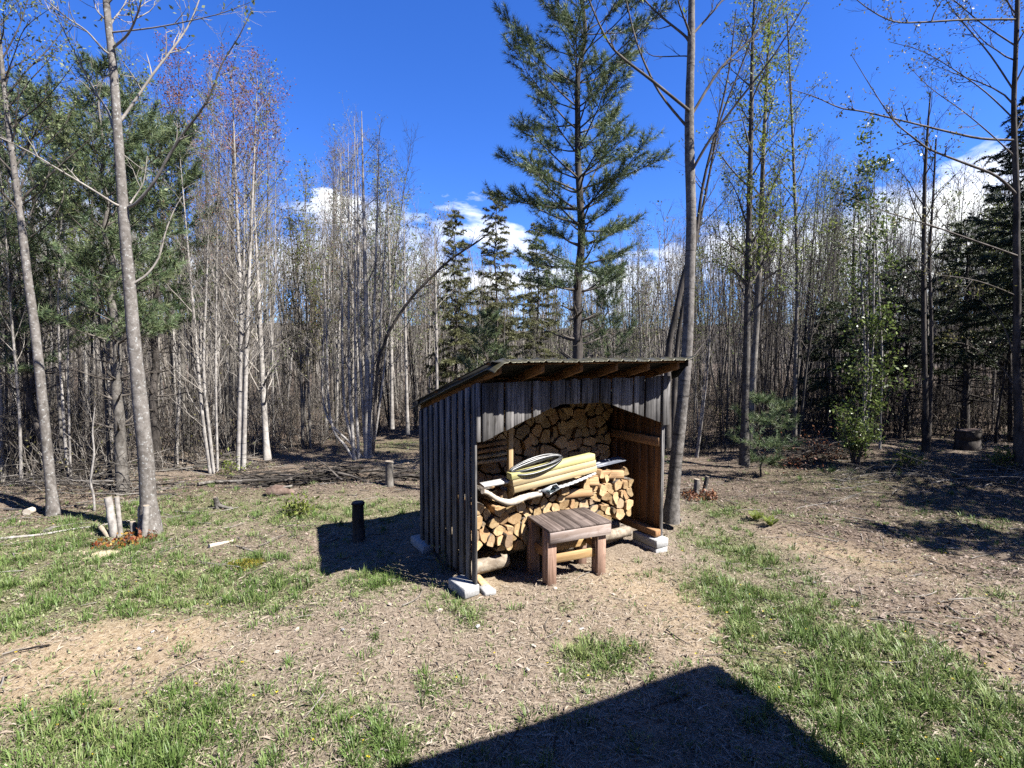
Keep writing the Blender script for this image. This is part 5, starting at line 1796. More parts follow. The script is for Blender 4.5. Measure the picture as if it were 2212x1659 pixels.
def plant():
    r = np.random.RandomState(77)
    used, placed = set(), []
    specs = []
    for k in range(285):
        for _ in range(30):
            u = r.uniform(-160, 2360)
            v0 = wood_edge(u)
            f = r.rand() ** 1.25
            dn = CAM_Z * FPX / (v0 - 760)
            y = dn * 1.02 + f * 13.5
            x = (u - CX) / FPX * y
            if all((x - a) ** 2 + (y - b) ** 2 > .20 for a, b in placed):
                break
        placed.append((x, y))
        zone = 'left' if u < 720 else ('centre' if u < 1480 else 'right')
        q = r.rand()
        if zone == 'left':
            kind = 'pale' if q < .5 else ('mid' if q < .82 else ('leafy' if q < .92 else 'dark'))
        elif zone == 'centre':
            kind = 'pale' if q < .40 else ('mid' if q < .78 else ('leafy' if q < .93 else 'dark'))
        else:
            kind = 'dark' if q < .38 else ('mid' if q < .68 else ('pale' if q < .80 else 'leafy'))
        topz = CAM_Z + (760 - height_limit(u) - r.uniform(-90, 120)) / FPX * y
        specs.append((x, y, zone, kind, topz))
    # woods to the right of the frame that shade the right of the clearing
    for k in range(16):
        y = r.uniform(2.5, 10.5)
        x = y * 1.02 + r.uniform(3.2, 9) * (1 if y < 9 else .5)
        specs.append((x, y, 'outside', r.choice(['mid', 'dark', 'leafy']), r.uniform(6.5, 9)))
    for x, y, zone, kind, topz in specs:
        pr = PROTO[kind]
        i = r.randint(len(pr))
        key = (kind, i)
        o = pr[i] if key not in used else copy_tree(pr[i])
        used.add(key)
        z = float(gz(x, y))
        Hp = {'pale': 7.6 + i * .4, 'mid': 7.2 + i * .4, 'dark': 7.0 + i * .5, 'leafy': 7.4 + i * .4}[kind]
        sc = np.clip((topz - z) / Hp, .42, 1.5)
        wv = r.uniform(.75, 1.15)
        o.location = (x, y, z)
        o.rotation_euler = (r.normal() * .025, r.normal() * .025, r.uniform(0, 6.28))
        o.scale = (sc * wv, sc * wv, sc)
        if zone == 'outside':
            tag(o, 'sapling of the wood continuing outside the right of the frame', 'tree', 'saplings outside the right of the frame')
        else:
            tag(o, LABELS[(zone, kind)], 'tree', LABELS[(zone, kind)].split(' among')[0].split(' in the')[0] + ', ' + zone + ' wood')
    for kind in PROTO:
        for i, o in enumerate(PROTO[kind]):
            if (kind, i) not in used:
                for ch in list(o.children): bpy.data.objects.remove(ch)
                bpy.data.objects.remove(o)


plant()


def hemlock_copies():
    """evergreens just outside the frame on the right; they shade the right of the clearing"""
    src = [o for o in COL.objects if o.get('label', '').startswith('dark hemlock with bare lower')][0]
    for i, (x, y, s) in enumerate(((9.6, 5.2, .9), (11.3, 6.6, 1.05), (13.5, 7.6, 1.1), (12.0, 4.6, 1.0), (12.8, 9.2, 1.05), (15.0, 10.2, 1.1), (14.6, 6.0, 1.1), (16.5, 8.4, 1.15), (11.2, 8.2, .95), (17.5, 11.5, 1.2))):
        c = copy_tree(src)
        c.location = (x, y, float(gz(x, y)))
        c.rotation_euler = (0, 0, i * 2.1)
        c.scale = (s, s, s)
        tag(c, 'hemlock standing outside the right of the frame', 'tree', 'hemlocks outside the right of the frame')


hemlock_copies()


# ---- the far wood and the thicket: too many stems to count
def far_wood():
    r = np.random.RandomState(55)
    mb = MB(); nd = MB()
    pos, dirs = [], []
    for k in range(1500):
        y = 21 + 45 * r.rand() ** 1.3
        x = r.uniform(-1.35, 1.35) * y
        z = float(gz(x, y)) - .1
        u = CX + x / y * FPX
        topz = CAM_Z + (760 - min(max(height_limit(min(max(u, 0), 2212)), 455), 600) + r.uniform(-70, 70)) / FPX * y
        H = min(max(topz - z, 4.5), 18) * r.uniform(.7, 1.05)
        n = 5
        path = wig(r, (x, y, z), (r.normal() * .08, r.normal() * .05, 1), H, n, .05, .3)
        r0 = r.uniform(.035, .085)
        mt = 0 if r.rand() < .6 else (1 if r.rand() < .8 else 2)
        mb.tube(path, np.linspace(r0, .008, n + 1), 4, mt, r.rand())
        for b in range(16):
            t = r.uniform(.2, .97)
            p, ax = at_t(path, t)
            q = wig(r, p, side_dir(r, ax, R(r.uniform(20, 55))), H * r.uniform(.08, .22) * (1.1 - .5 * t), 3, .12, .5)
            mb.tube(q, np.linspace(.014, .004, 4), 3, mt, r.rand())
            for c in range(4):
                p2, ax2 = at_t(q, r.uniform(.3, .98))
                q2 = wig(r, p2, side_dir(r, ax2, R(r.uniform(20, 60))), H * r.uniform(.03, .09), 2, .15, .3)
                mb.tube(q2, np.array([.009, .006, .003]), 3, mt, r.rand())
                if r.rand() < .2:
                    pos.append(q2[-1])
    lp = np.repeat(np.array(pos), 3, 0); lp = lp + r.normal(size=lp.shape) * .15
    mb.leaves(lp, .12, r, .6, .1, 3)
    tag(mb.build('far_woods', [M['twig_grey'], M['twig'], M['twig_dark'], M['leaf_olive']]), 'mass of thin bare trees filling the wood behind the nearer trunks', 'woods', kind='stuff')
    # the thicket between trunks
    mb = MB(); lf = []
    for k in range(9000):
        u = r.uniform(-250, 2450)
        v0 = wood_edge(u)
        dn = CAM_Z * FPX / (v0 - 760)
        y = dn * 1.03 + .3 + 13 * r.rand() ** 1.5
        x = (u - CX) / FPX * y
        z = float(gz(x, y))
        H = r.uniform(.5, 2.6) * (1 if y > dn + 1.5 else .55)
        d = np.array([r.normal() * .25, r.normal() * .25, 1])
        if r.rand() < .22:
            d = np.array([r.normal(), r.normal() * .6, abs(r.normal()) * .45]); H *= .8
        q = wig(r, (x, y, z - .05), d, H, 4, .13, .25)
        mt = r.choice([0, 1, 1, 2]) if u < 1500 else r.choice([1, 2, 2, 2])
        mb.tube(q, np.linspace(r.uniform(.005, .013), .002, 5), 3, mt, r.rand())
        for c in range(3):
            p2, ax2 = at_t(q, r.uniform(.25, .95))
            q2 = wig(r, p2, side_dir(r, ax2, R(r.uniform(25, 65))), H * r.uniform(.15, .45), 2, .18, .2)
            mb.tube(q2, np.array([.005, .0035, .0015]), 3, mt, r.rand())
            if r.rand() < .10: lf.append(q2[-1])
    pos = np.repeat(np.array(lf), 4, 0) + r.normal(size=(len(lf) * 4, 3)) * .06
    mb.leaves(pos, .05, r, .55, .2, 3)
    tag(mb.build('thicket', [M['twig_grey'], M['twig'], M['twig_dark'], M['leaf_olive']]), 'tangled undergrowth of bare twigs between the trunks', 'undergrowth', kind='stuff')


far_wood()


# ------------------------------------------------------------------ grass, thatch, fallen leaves
def spread_pts(r, n, y0, y1, pw=1.0, side=1.12):
    """points over the visible clearing, thicker towards the near side"""
    f = r.rand(n)
    y = y0 * (y1 / y0) ** (f ** pw)
    x = r.uniform(-1, 1, n) * (side * y + .4)
    return x, y


def patch_noise(x, y, seed, lam):
    rr = np.random.RandomState(seed)
    s = np.zeros_like(x)
    for _ in range(14):
        a = rr.uniform(0, 6.283); l = lam * rr.uniform(.6, 1.7)
        s += np.sin(6.283 / l * (x * math.cos(a) + y * math.sin(a)) + rr.uniform(0, 6.283))
    return s / 14 ** .5


def in_shed(x, y, m=.0):
    dx, dy = x - A0[0], y - A0[1]
    s = dx * SE[0] + dy * SE[1]; t = dx * SM[0] + dy * SM[1]
    return (s > -.06 - m) & (s < SW + .03 + m) & (t > -.02 - m) & (t < SD + .03 + m)


def near_bench(x, y):
    c = G(1225, 1235)
    return ((x - c[0]) ** 2 + (y - c[1]) ** 2) < .45 ** 2


def build_grass():
    r = np.random.RandomState(91)
    x, y = spread_pts(r, 60000, 2.3, 15.0, .9)
    g = f_green(x, y)
    pn = patch_noise(x, y, 4, .55)
    pn2 = patch_noise(x, y, 8, .16)
    keep = (r.rand(len(x)) < np.clip(g * .9 + .5 * g * pn + .07 + .24 * (pn2 > 1.45), 0, 1) * .58) & ~in_shed(x, y) & ~(near_bench(x, y) & (r.rand(len(x)) < .9))
    x, y, g = x[keep], y[keep], g[keep]
    n = len(x)
    print('tufts', n)
    big = (r.rand(n) < .12 + .16 * g)
    nb = np.where(big, r.randint(16, 34, n), r.randint(5, 13, n))
    hh = np.where(big, r.uniform(.06, .125, n), r.uniform(.016, .055, n)) * (.75 + .35 * g)
    rad = np.where(big, r.uniform(.03, .07, n), r.uniform(.015, .05, n))
    hue = np.clip(r.beta(2, 2.2, n) + .12 * patch_noise(x, y, 19, 1.6), 0, 1)
    idx = np.repeat(np.arange(n), nb)
    m = len(idx)
    a = r.uniform(0, 6.283, m); q = np.sqrt(r.rand(m))
    bx = x[idx] + np.cos(a) * q * rad[idx]; by = y[idx] + np.sin(a) * q * rad[idx]
    bz = gz(bx, by) - .004
    L = hh[idx] * r.uniform(.55, 1.2, m)
    lean = np.clip(q * 1.15 + r.normal(size=m) * .35, .05, 1.7)
    az = a + r.normal(size=m) * .5
    dx, dy = np.cos(az), np.sin(az)
    w = r.uniform(.0022, .0045, m)
    sx, sy = -dy * w, dx * w
    B = np.stack([bx, by, bz], -1)
    out = np.stack([dx, dy, np.zeros(m)], -1)
    S = np.stack([sx, sy, np.zeros(m)], -1)
    up = np.array([0, 0, 1.0])
    mid = B + (out * (np.sin(lean * .6) * .5)[:, None] + up * (np.cos(lean * .6) * .55)[:, None]) * L[:, None]
    tip = mid + (out * (np.sin(lean * 1.25) * .5)[:, None] + up * (np.cos(lean * 1.25) * .5)[:, None]) * L[:, None]
    V = np.stack([B - S, B + S, mid + S * .75, mid - S * .75, tip], 1).reshape(-1, 3)
    o = np.arange(m)[:, None] * 5
    rn = np.clip(hue[idx] + r.normal(size=m) * .12, 0, 1)
    mb = MB()
    mb.raw(V, o + np.array([[0, 1, 2, 3]]), 0, rn)
    mb.chunks.append((np.zeros((0, 3)), o + np.array([[3, 2, 4]]) - len(V), np.zeros(m, int), rn))   # tips share the blades' vertices
    # low broad-leaved weeds between the tufts
    x, y = spread_pts(r, 120000, 2.3, 14.0, .85)
    g = f_green(x, y)
    keep = (r.rand(len(x)) < np.clip(g * .8 + .05 + .12 * np.clip(patch_noise(x, y, 33, .4), 0, 2), 0, 1) * .6) & ~in_shed(x, y)
    x, y = x[keep], y[keep]
    k = 3
    x = np.repeat(x, k) + r.normal(size=len(x) * k) * .018; y = np.repeat(y, k) + r.normal(size=len(y) * k) * .018
    pos = np.stack([x, y, gz(x, y) + .004], -1)
    d = np.stack([r.normal(size=len(x)), r.normal(size=len(x)), np.full(len(x), .45)], -1)
    mb.leaves(pos, .026, r, .5, 0, 1, d, .15)
    ob = mb.build('grass', [M['grass'], M['weed']])
    tag(ob, 'patchy spring grass and low weeds growing through the thatch', 'grass', kind='stuff')


def flat_bits(r, x, y, length, width, curl, zoff):
    n = len(x)
    a = r.uniform(0, 6.283, n)
    sz_ = np.exp(np.clip(r.normal(size=n), -2, 1.6) * .32)
    L = length * r.uniform(.6, 1.4, n) * sz_; W = width * r.uniform(.6, 1.4, n) * sz_
    d = np.stack([np.cos(a), np.sin(a), r.normal(size=n) * curl], -1)
    s = np.stack([-np.sin(a), np.cos(a), r.normal(size=n) * curl], -1)
    c = np.stack([x, y, gz(x, y) + zoff * r.uniform(.3, 1.6, n)], -1)
    p0 = c - d * L[:, None] / 2; p2 = c + d * L[:, None] / 2
    lift = np.stack([np.zeros(n), np.zeros(n), np.abs(r.normal(size=n)) * curl * L * .4], -1)
    v = np.stack([p0, c - s * W[:, None] / 2 + lift, p2, c + s * W[:, None] / 2 + lift * .6], 1).reshape(-1, 3)
    return v, np.arange(n * 4).reshape(n, 4)


def build_thatch():
    r = np.random.RandomState(92)
    x, y = spread_pts(r, 150000, 2.3, 13.0, .9)
    l = f_litter(x, y); dt = f_dirt(x, y); g = f_green(x, y)
    keep = (r.rand(len(x)) < np.clip(1.0 - .75 * l - .7 * dt - .35 * g + .25 * patch_noise(x, y, 44, .5), .06, 1))
    keep &= ~in_shed(x, y, -.1)
    x, y = x[keep], y[keep]
    v, f = flat_bits(r, x, y, .050, .0042, .22, .010)
    mb = MB(); mb.raw(v, f, 0, np.clip(r.beta(2, 2, len(f)) + .1 * patch_noise(x, y, 3, .8), 0, 1))
    tag(mb.build('dry_thatch', M['straw']), 'bleached dry grass lying flat over the clearing', 'dry grass', kind='stuff')
    x, y = spread_pts(r, 120000, 2.4, 17.0, .75)
    l = f_litter(x, y)
    keep = (r.rand(len(x)) < np.clip(.03 + l * (.75 + .3 * patch_noise(x, y, 5, .7)), 0, 1)) & ~in_shed(x, y, -.1)
    x, y = x[keep], y[keep]
    v, f = flat_bits(r, x, y, .036, .019, .35, .009)
    mb = MB(); mb.raw(v, f, 0, r.beta(1.6, 1.8, len(f)))
    tag(mb.build('leaf_litter', M['litter']), 'curled brown leaves strewn over the clearing and the wood floor', 'fallen leaves', kind='stuff')
    # twigs and sticks
    mb = MB()
    x, y = spread_pts(r, 2600, 2.6, 16.0, .6)
    l = f_litter(x, y)
    keep = (r.rand(len(x)) < .12 + .8 * l) & ~in_shed(x, y, .1)
    for a, b in zip(x[keep], y[keep]):
        an = r.uniform(0, 6.283); L = r.uniform(.08, .55)
        n = 5
        t = np.linspace(-.5, .5, n)
        bend = r.normal() * .08
        px_ = a + math.cos(an) * t * L - math.sin(an) * bend * (t * t) * L * 4
        py_ = b + math.sin(an) * t * L + math.cos(an) * bend * (t * t) * L * 4
        p = np.stack([px_, py_, gz(px_, py_) + .008 + abs(r.normal()) * .012], -1)
        mb.tube(p, np.linspace(r.uniform(.003, .009), .002, n), 4, r.choice([0, 0, 1, 2]), r.rand())
    tag(mb.build('fallen_twigs', [M['twig_grey'], M['twig'], M['twig_dark']]), 'small broken twigs scattered on the ground', 'twigs', kind='stuff')
    # tiny yellow flowers in the grass
    x, y = spread_pts(r, 5000, 2.4, 7.0, .9)
    keep = r.rand(len(x)) < np.clip(f_green(x, y) * .05 + .012, 0, 1)
    x, y = x[keep], y[keep]
    pos = np.stack([x, y, gz(x, y) + .035], -1)
    mb = MB(); mb.leaves(np.repeat(pos, 4, 0), .011, r, .8, 0, 0, np.tile(np.array([[1, 0, .2], [-1, 0, .2], [0, 1, .2], [0, -1, .2]]), (len(pos), 1)), .1)
    tag(mb.build('yellow_flowers', M['petal']), 'tiny yellow flowers dotted through the grass', 'flowers', kind='stuff')


build_grass()
build_thatch()


# ------------------------------------------------------------------ stumps, cut stems, brush, logs on the ground
def stub(root, name, a, b, r0, r1, bark, cut, seed, off):
    r = np.random.RandomState(seed)
    n = 8
    pts = np.array([a + (b - a) * i / (n - 1) + r.normal(size=3) * r0 * .04 for i in range(n)])
    pts[0] = a; pts[-1] = b
    mb = MB()
    mb.tube(pts, np.linspace(r0, r1, n) * (1 + r.normal(size=n) * .03), 14, 0, r.rand(), cap=1)
    o = mb.build(name, [bark, cut], root, off)
    for p in o.data.polygons: p.use_smooth = p.material_index == 0
    return o


def stump(name, label, base, top_v, w_px, bark, cut, seed, cat='stump', lean_u=0):
    g = G(*base)
    top = P(base[0] + lean_u, top_v, g[1])
    rad = w_px / 2 * g[1] / FPX
    root = thing(name, label, cat, g)
    stub(root, 'trunk', g - np.array([0, 0, .05]), top, rad * 1.08, rad, bark, cut, seed, g)
    # broken collar of bark at the top
    r = np.random.RandomState(seed)
    mb = MB()
    pts = []
    for i in range(15):
        a = i / 14 * 2 * math.pi
        pts.append(top + np.array([math.cos(a) * rad * 1.03, math.sin(a) * rad * 1.03, -.02 + r.uniform(-.01, .008)]))
    mb.tube(np.array(pts), .008 + rad * .06, 5, 0, .5)
    mb.build('bark_collar', bark, root, g)
    return root


stump('stump', 'dark charred-looking post stump at the edge of the shed shadow', (775, 1168), 1084, 25, M['bark_dark'], M['rot'], 1, lean_u=-2)
stump('stump', 'grey post stump standing in the brush heap left of the shed', (841, 1050), 996, 17, M['bark_sap'], M['cutwood'], 2)
stump('stump', 'wide dark stump in the shade at the right wood edge', (2090, 972), 928, 44, M['bark_dark'], M['rot'], 3)
g_ = G(470, 1098)
root = thing('stump', 'little tilted root stump in the grass between the poplar and the brush heap', 'stump', g_)
stub(root, 'trunk', g_ + np.array([.02, 0, -.03]), g_ + np.array([-.03, 0, .17]), .05, .035, M['bark_sap'], M['cutwood'], 4, g_)
mb = MB(); mb.tube(catmull([g_ + np.array([.0, 0, .06]), g_ + np.array([.10, -.02, .03]), g_ + np.array([.24, -.03, .0]), g_ + np.array([.36, 0, -.03])], 4), np.linspace(.035, .012, 13), 8, 0, .5)
mb.build('root', M['bark_sap'], root, g_)
# hollow rotten stump
g_ = G(587, 1070)
root = thing('rotten_log', 'hollow rotten log with a black mouth, lying in front of the brush heap', 'log', g_)
mb = MB(); mb.tube(catmull([g_ + np.array([-.06, -.03, .05]), g_ + np.array([.08, .0, .075]), g_ + np.array([.22, .03, .07]), g_ + np.array([.36, .05, .02])], 4), [.075, .085, .09, .10, .105, .10, .095, .09, .085, .075, .06, .05, .03], 14, 0, .5)
mb.build('shell', M['rot'], root, g_)
mb = MB(); mb.tube([g_ + np.array([-.065, -.032, .05]), g_ + np.array([-.02, -.02, .055])], [.05, .05], 12, 0, .5, cap=True); mb.build('hollow', M['hollow'], root, g_)  # black plug, the darkness inside the hole put into its colour
mb = MB(); mb.beam(g_ + np.array([-.05, -.05, .10]), g_ + np.array([.34, .02, .16]), .05, .02); mb.build('bark_slab', M['bark_sap'], root, g_)


def sprout(mat, center, r, n, rad, h, size, name, root, off, per=5):
    pos = []
    mb = MB(); st = MB()
    for i in range(n):
        a = r.uniform(0, 6.283); q = math.sqrt(r.rand()) * rad
        b = center + np.array([math.cos(a) * q, math.sin(a) * q, 0]); b[2] = gz(b[0], b[1])
        p = wig(r, b, np.array([math.cos(a) * .4, math.sin(a) * .4, 1]), h * r.uniform(.4, 1.2), 3, .15)
        st.tube(p, np.linspace(.004, .002, 4), 3, 0, .5)
        for k in range(per):
            pos.append(at_t(p, r.uniform(.3, .999))[0])
    mb.leaves(np.array(pos), size, r, .6, .25)
    mb.build(name, mat, root, off)
    st.build('stems', M['twig'], root, off)


# coppiced stems beside the big poplar
g_ = G(262, 1160)
root = thing('cut_sapling_clump', 'sawn-off white birch stems with red and yellow leaf sprouts beside the tall poplar', 'stump', g_)
yb = g_[1]
for i, (b, t, wpx) in enumerate((((248, 1163), (233, 1074), 15), ((261, 1157), (252, 1073), 9), ((238, 1160), (216, 1137), 9), ((287, 1153), (287, 1127), 11), ((311, 1158), (316, 1092), 12), ((302, 1150), (303, 1094), 10))):
    dy = [.0, .06, -.02, .10, .0, .2][i]
    a = P(b[0], b[1], yb + dy); a[2] = gz(a[0], a[1]) - .03
    stub(root, 'cut_stem', a, P(t[0], t[1], yb + dy), wpx / 2 * yb / FPX * 1.05, wpx / 2 * yb / FPX, M['bark_birch'] if i != 2 else M['cutwood'], M['cutwood'], 20 + i, g_)
r = np.random.RandomState(9)
sprout(M['leaf_autumn'], G(258, 1178), r, 46, .24, .10, .05, 'leaf_sprouts', root, g_)
sprout(M['leaf_rust'], G(300, 1170), r, 22, .18, .12, .05, 'leaf_sprouts', root, g_)
g_ = G(222, 1196)
mb = MB()
n = 20; V = []; F = []
for j in range(7):
    for i in range(n):
        a = i / n * 6.283; q = .26 * (j / 6)
        px_, py_ = g_[0] + math.cos(a) * q * 1.2, g_[1] + math.sin(a) * q * .7
        V.append((px_, py_, gz(px_, py_) + .035 * (1 - (j / 6) ** 1.5) - .006 + r.normal() * .005))
for j in range(6):
    for i in range(n):
        F.append((j * n + i, j * n + (i + 1) % n, (j + 1) * n + (i + 1) % n, (j + 1) * n + i))
mb.raw(V, F)
o = mb.build('sawdust_heap', M['sawdust'], off=g_, smooth=True); o.location = g_
tag(o, 'low heap of pale sawdust beside the sawn birch stems', 'sawdust')

# two cut stems with rusty leaves, right
g_ = G(1510, 1066)
root = thing('cut_sapling_clump', 'two short sawn stems ringed by rusty dead leaves, right of the shed', 'stump', g_)
for i, (b, t, wpx) in enumerate((((1504, 1066), (1506, 1035), 13), ((1520, 1062), (1528, 1029), 9))):
    a = P(b[0], b[1], g_[1] + .05 * i); a[2] = gz(a[0], a[1]) - .03
    stub(root, 'cut_stem', a, P(t[0], t[1], g_[1] + .05 * i), wpx / 2 * g_[1] / FPX * 1.05, wpx / 2 * g_[1] / FPX, M['bark_sap'], M['cutwood'], 30 + i, g_)
sprout(M['leaf_rust'], G(1512, 1078), r, 60, .26, .16, .05, 'leaf_sprouts', root, g_, 6)


def brush(name, label, center_px, length, depth, height, n, seed, mats, leaf=None, axis=0.0, leafn=0, cat='brush heap', lmul=1.0, thick=.014):
    r = np.random.RandomState(seed)
    g = G(*center_px)
    mb = MB()
    lf = []
    for i in range(n):
        s = r.uniform(-.5, .5) * length; q = r.normal() * depth * .3
        c = g[:2] + np.array([math.cos(axis) * s - math.sin(axis) * q, math.sin(axis) * s + math.cos(axis) * q])
        hmax = height * max(.1, 1 - (2 * s / length) ** 2) * max(.2, 1 - (q / depth) ** 2)
        z = gz(*c) + r.uniform(.0, 1) * hmax
        a = axis + r.normal() * .45 + (math.pi if r.rand() < .5 else 0)
        L = r.uniform(.35, 1.5) * lmul
        p = wig(r, np.array([c[0] - math.cos(a) * L / 2, c[1] - math.sin(a) * L / 2, z]), (math.cos(a), math.sin(a), r.normal() * .10), L, 6, .09)
        p[:, 2] = np.maximum(p[:, 2], gz(p[:, 0], p[:, 1]) + .006)
        mb.tube(p, np.linspace(r.uniform(.3, 1) * thick, .003, 7), 5, r.randint(len(mats)), r.rand())
        for k in range(3):
            b, ax = at_t(p, r.uniform(.2, .95))
            q2 = wig(r, b, side_dir(r, ax, R(r.uniform(25, 65))), L * r.uniform(.12, .35), 3, .15)
            mb.tube(q2, np.linspace(.004, .0015, 4), 3, r.randint(len(mats)), r.rand())
            lf.append(q2[-1])
    root = thing(name, label, cat, g)
    mb.build('branches', mats, root, g)
    if leaf:
        lf = np.array(lf)
        pos = lf[r.randint(len(lf), size=leafn)] + r.normal(size=(leafn, 3)) * .06
        pos[:, 2] = np.maximum(pos[:, 2], gz(pos[:, 0], pos[:, 1]) + .01)
        m2 = MB(); m2.leaves(pos, .055, r, .6, .3); m2.build('leaves', leaf, root, g)
    return root


brush('brush_heap', 'long low heap of dark cut branches left of the shed', (720, 1038), 3.6, .9, .26, 130, 41, [M['twig_dark'], M['twig_dark'], M['bark_dark'], M['twig']], axis=.10, thick=.03)
brush('brush_heap', 'heap of pale twigs round the foot of the white stems', (490, 1008), 1.3, .7, .28, 60, 42, [M['twig_grey'], M['twig']], axis=.2, thick=.012)
brush('brush_heap', 'heap of reddish dead boughs at the wood edge on the right', (1765, 995), 1.3, .7, .42, 70, 43, [M['twig'], M['twig_dark']], M['leaf_rust'], 0.0, 700)
brush('brush_heap', 'tangle of grey sticks along the right bank', (2040, 1020), 3.6, 1.3, .14, 110, 44, [M['twig_grey'], M['twig'], M['twig_dark']], axis=-.1, thick=.012)
brush('brush_heap', 'tangle of dark branches at the foot of the pines on the left', (190, 1060), 2.4, 1.1, .5, 120, 45, [M['twig_dark'], M['twig'], M['twig_grey']], axis=.15, thick=.013)


def ground_pole(label, pts_px, r0, r1, bark, seed, name='fallen_branch', cat='branch', lift=0.0):
    r = np.random.RandomState(seed)
    q = np.array([G(u, v) for u, v in pts_px])
    q = catmull(q, 6)
    q[:, 2] = gz(q[:, 0], q[:, 1]) + np.linspace(r0, r1, len(q)) * .8 + lift
    mb = MB()
    mb.tube(q, np.linspace(r0, r1, len(q)) * (1 + r.normal(size=len(q)) * .05), 8, 0, r.rand(), cap=True)
    o = mb.build(name, bark, off=q[0], smooth=True)
    o.location = q[0]
    tag(o, label, cat)


ground_pole('long thin pale pole lying in the grass at the left edge', [(-20, 1168), (60, 1160), (150, 1146), (235, 1133), (280, 1126)], .018, .008, M['bark_birch'], 1)
ground_pole('dark pole lying behind the left poplars', [(10, 1102), (90, 1102), (160, 1095), (230, 1090)], .02, .012, M['bark_dark'], 2)
ground_pole('short white log lying at the foot of the far left poplar', [(58, 1113), (70, 1108)], .05, .05, M['peeled'], 3, 'short_log', 'log')
ground_pole('weathered splintered stick in the grass left of the sawn birch stems', [(98, 1152), (116, 1141)], .03, .02, M['twig_grey'], 4)
ground_pole('pale slab of wood lying in the thatch left of the shed shadow', [(452, 1184), (475, 1178), (505, 1170)], .028, .016, M['peeled'], 5, 'wood_slab', 'slab')
ground_pole('grey stick lying in the shaded soil right of the shed', [(1720, 1100), (1800, 1085), (1880, 1060)], .012, .006, M['twig_grey'], 6)
ground_pole('long dark branch pointing out of the brush heap towards the left', [(428, 1052), (480, 1046), (540, 1044), (640, 1040)], .03, .022, M['bark_sap'], 7, lift=.03)
ground_pole('dark branch rising from the brush heap towards the shed', [(835, 1030), (870, 1023), (912, 1016)], .014, .008, M['bark_dark'], 8, lift=.18)
ground_pole('short pale stick lying in the house shade', [(1508, 1534), (1530, 1522)], .007, .005, M['peeled'], 9)

# white chips of wood and stone
r = np.random.RandomState(66)
chips = [(1464, 1500), (848, 1255), (1152, 1396), (1033, 1355), (950, 1320), (1140, 1448), (1255, 1360), (1200, 1272), (1325, 1285), (300, 1403), (640, 1362), (1690, 1500), (740, 1362), (1230, 1345), (1620, 1225), (330, 1366), (600, 1410), (2010, 1220), (1760, 1260)]
for i, (u, v) in enumerate(chips):
    g_ = G(u, v)
    bm = bmesh.new()
    bmesh.ops.create_icosphere(bm, subdivisions=2, radius=1.0)
    sx, sy, sz = r.uniform(.015, .035), r.uniform(.010, .022), r.uniform(.006, .012)
    for v_ in bm.verts:
        v_.co = Vector((v_.co.x * sx, v_.co.y * sy, v_.co.z * sz)) * (1 + r.normal() * .16)
    me = bpy.data.meshes.new('pale_chip'); bm.to_mesh(me); bm.free()
    me.materials.append(M['peeled'] if i % 3 else M['concrete'])
    o = bpy.data.objects.new('pale_chip', me); COL.objects.link(o)
    o.location = (g_[0], g_[1], g_[2] + .008); o.rotation_euler = (r.normal() * .2, r.normal() * .2, r.uniform(0, 6))
    tag(o, 'pale chip of split wood or stone lying on the thatch', 'wood chip', 'pale chips on the ground')

# moss cushion
g_ = G(531, 1219)
root = thing('moss_cushion', 'small yellow-green cushion of moss left of the shed shadow', 'moss', g_)
a = r.uniform(0, 6.283, 1800); q = np.sqrt(r.rand(1800)) * .17
px_, py_ = g_[0] + np.cos(a) * q * 1.3, g_[1] + np.sin(a) * q * .8
pos = np.stack([px_, py_, gz(px_, py_) + .03 * np.clip(1 - (q / .17) ** 2, 0, 1)], -1)
mb = MB(); mb.leaves(pos, .018, r, .4, -.6, 0)
mb.build('cushion', M['moss'], root, g_)


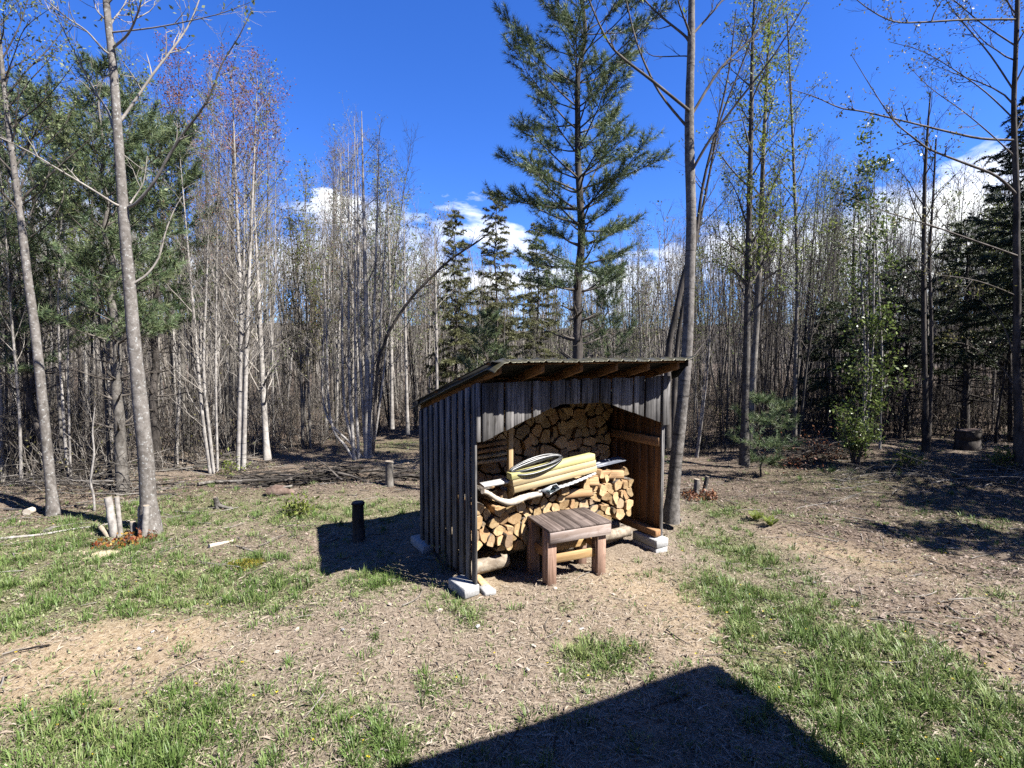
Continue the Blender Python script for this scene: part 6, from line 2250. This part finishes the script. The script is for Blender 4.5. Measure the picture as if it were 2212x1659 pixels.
# shrub, ferns, small plants
def shrub(name, label, base, h, rad, n, seed, leaf, size, cat='shrub', per=14, group=None):
    r = np.random.RandomState(seed)
    g = G(*base)
    root = thing(name, label, cat, g, 0, group)
    mb = MB(); tips = []
    for i in range(n):
        a = r.uniform(0, 6.283)
        st = g + np.array([math.cos(a), math.sin(a), 0]) * r.uniform(0, .08); st[2] -= .04
        p = wig(r, st, (math.cos(a) * rad / h * r.uniform(0, 1.1), math.sin(a) * rad / h * r.uniform(0, 1.1), 1), h * r.uniform(.55, 1.05), 7, .1)
        mb.tube(p, np.linspace(.010, .003, 8), 5, 0, r.rand())
        twigs(mb, r, p, .008, 6, .1, .3, tips, t0=.2, sub=2)
    mb.build('stems', M['twig'], root, g)
    leafy(tips, r, .9, per, size, leaf, 'foliage', root, g, .05, .42, .15)
    return root


shrub('evergreen_shrub', 'bright leafy evergreen shrub at the wood edge on the right', (1848, 1003), 1.30, .42, 26, 51, M['leaf_ever'], .075, per=3)
shrub('low_plant', 'small broad-leaved seedling by the left wall of the shed', (958, 1226), .13, .07, 4, 52, M['leaf_pale'], .06, 'plant', 1)
shrub('low_plant', 'leafy weed growing behind the stump post left of the shed', (655, 1108), .16, .15, 7, 53, M['leaf_young'], .07, 'plant', 2)
shrub('low_plant', 'low green plant below the pale twig heap on the left', (500, 1025), .3, .3, 7, 54, M['leaf_young'], .07, 'plant', 1)
shrub('low_plant', 'light green sprout at the foot of the bank on the right', (1960, 1015), .35, .2, 6, 55, M['leaf_young'], .07, 'plant', 2)
shrub('low_plant', 'light green sprout near the dark stump at the right edge', (2165, 1012), .35, .25, 7, 56, M['leaf_young'], .07, 'plant', 2)


def fern(label, base, h, seed):
    r = np.random.RandomState(seed)
    g = G(*base)
    root = thing('fern', label, 'fern', g)
    mb = MB(); st = MB()
    for i in range(6):
        a = i * 1.05 + r.rand() * .4
        p = wig(r, g, (math.cos(a) * .55, math.sin(a) * .55, 1), h * r.uniform(.75, 1.15), 10, .05, 0, .9)
        st.tube(p, np.linspace(.003, .001, 11), 3, 0, .5)
        for k in range(16):
            t = .12 + .87 * k / 16
            c, ax = at_t(p, t)
            s = unit(np.cross(ax, (0, 0, 1)))
            L = h * .26 * math.sin(min(1, t * 1.15) * math.pi * .9 + .2)
            for sg in (-1, 1):
                e = c + s * sg * L + ax * L * .35
                w_ = ax * .011
                mb.raw([c - w_, (c + e) / 2 - w_ * 1.1, e, (c + e) / 2 + w_ * 1.1, ], [(0, 1, 2, 3)], 0, r.rand())
    mb.build('fronds', M['leaf_young'], root, g)
    st.build('stems', M['twig'], root, g)


fern('taller pale green fern on the grassy edge right of the shed', (1633, 1124), .24, 61)
fern('smaller fern just right of the taller one on the grassy edge', (1664, 1137), .20, 62)
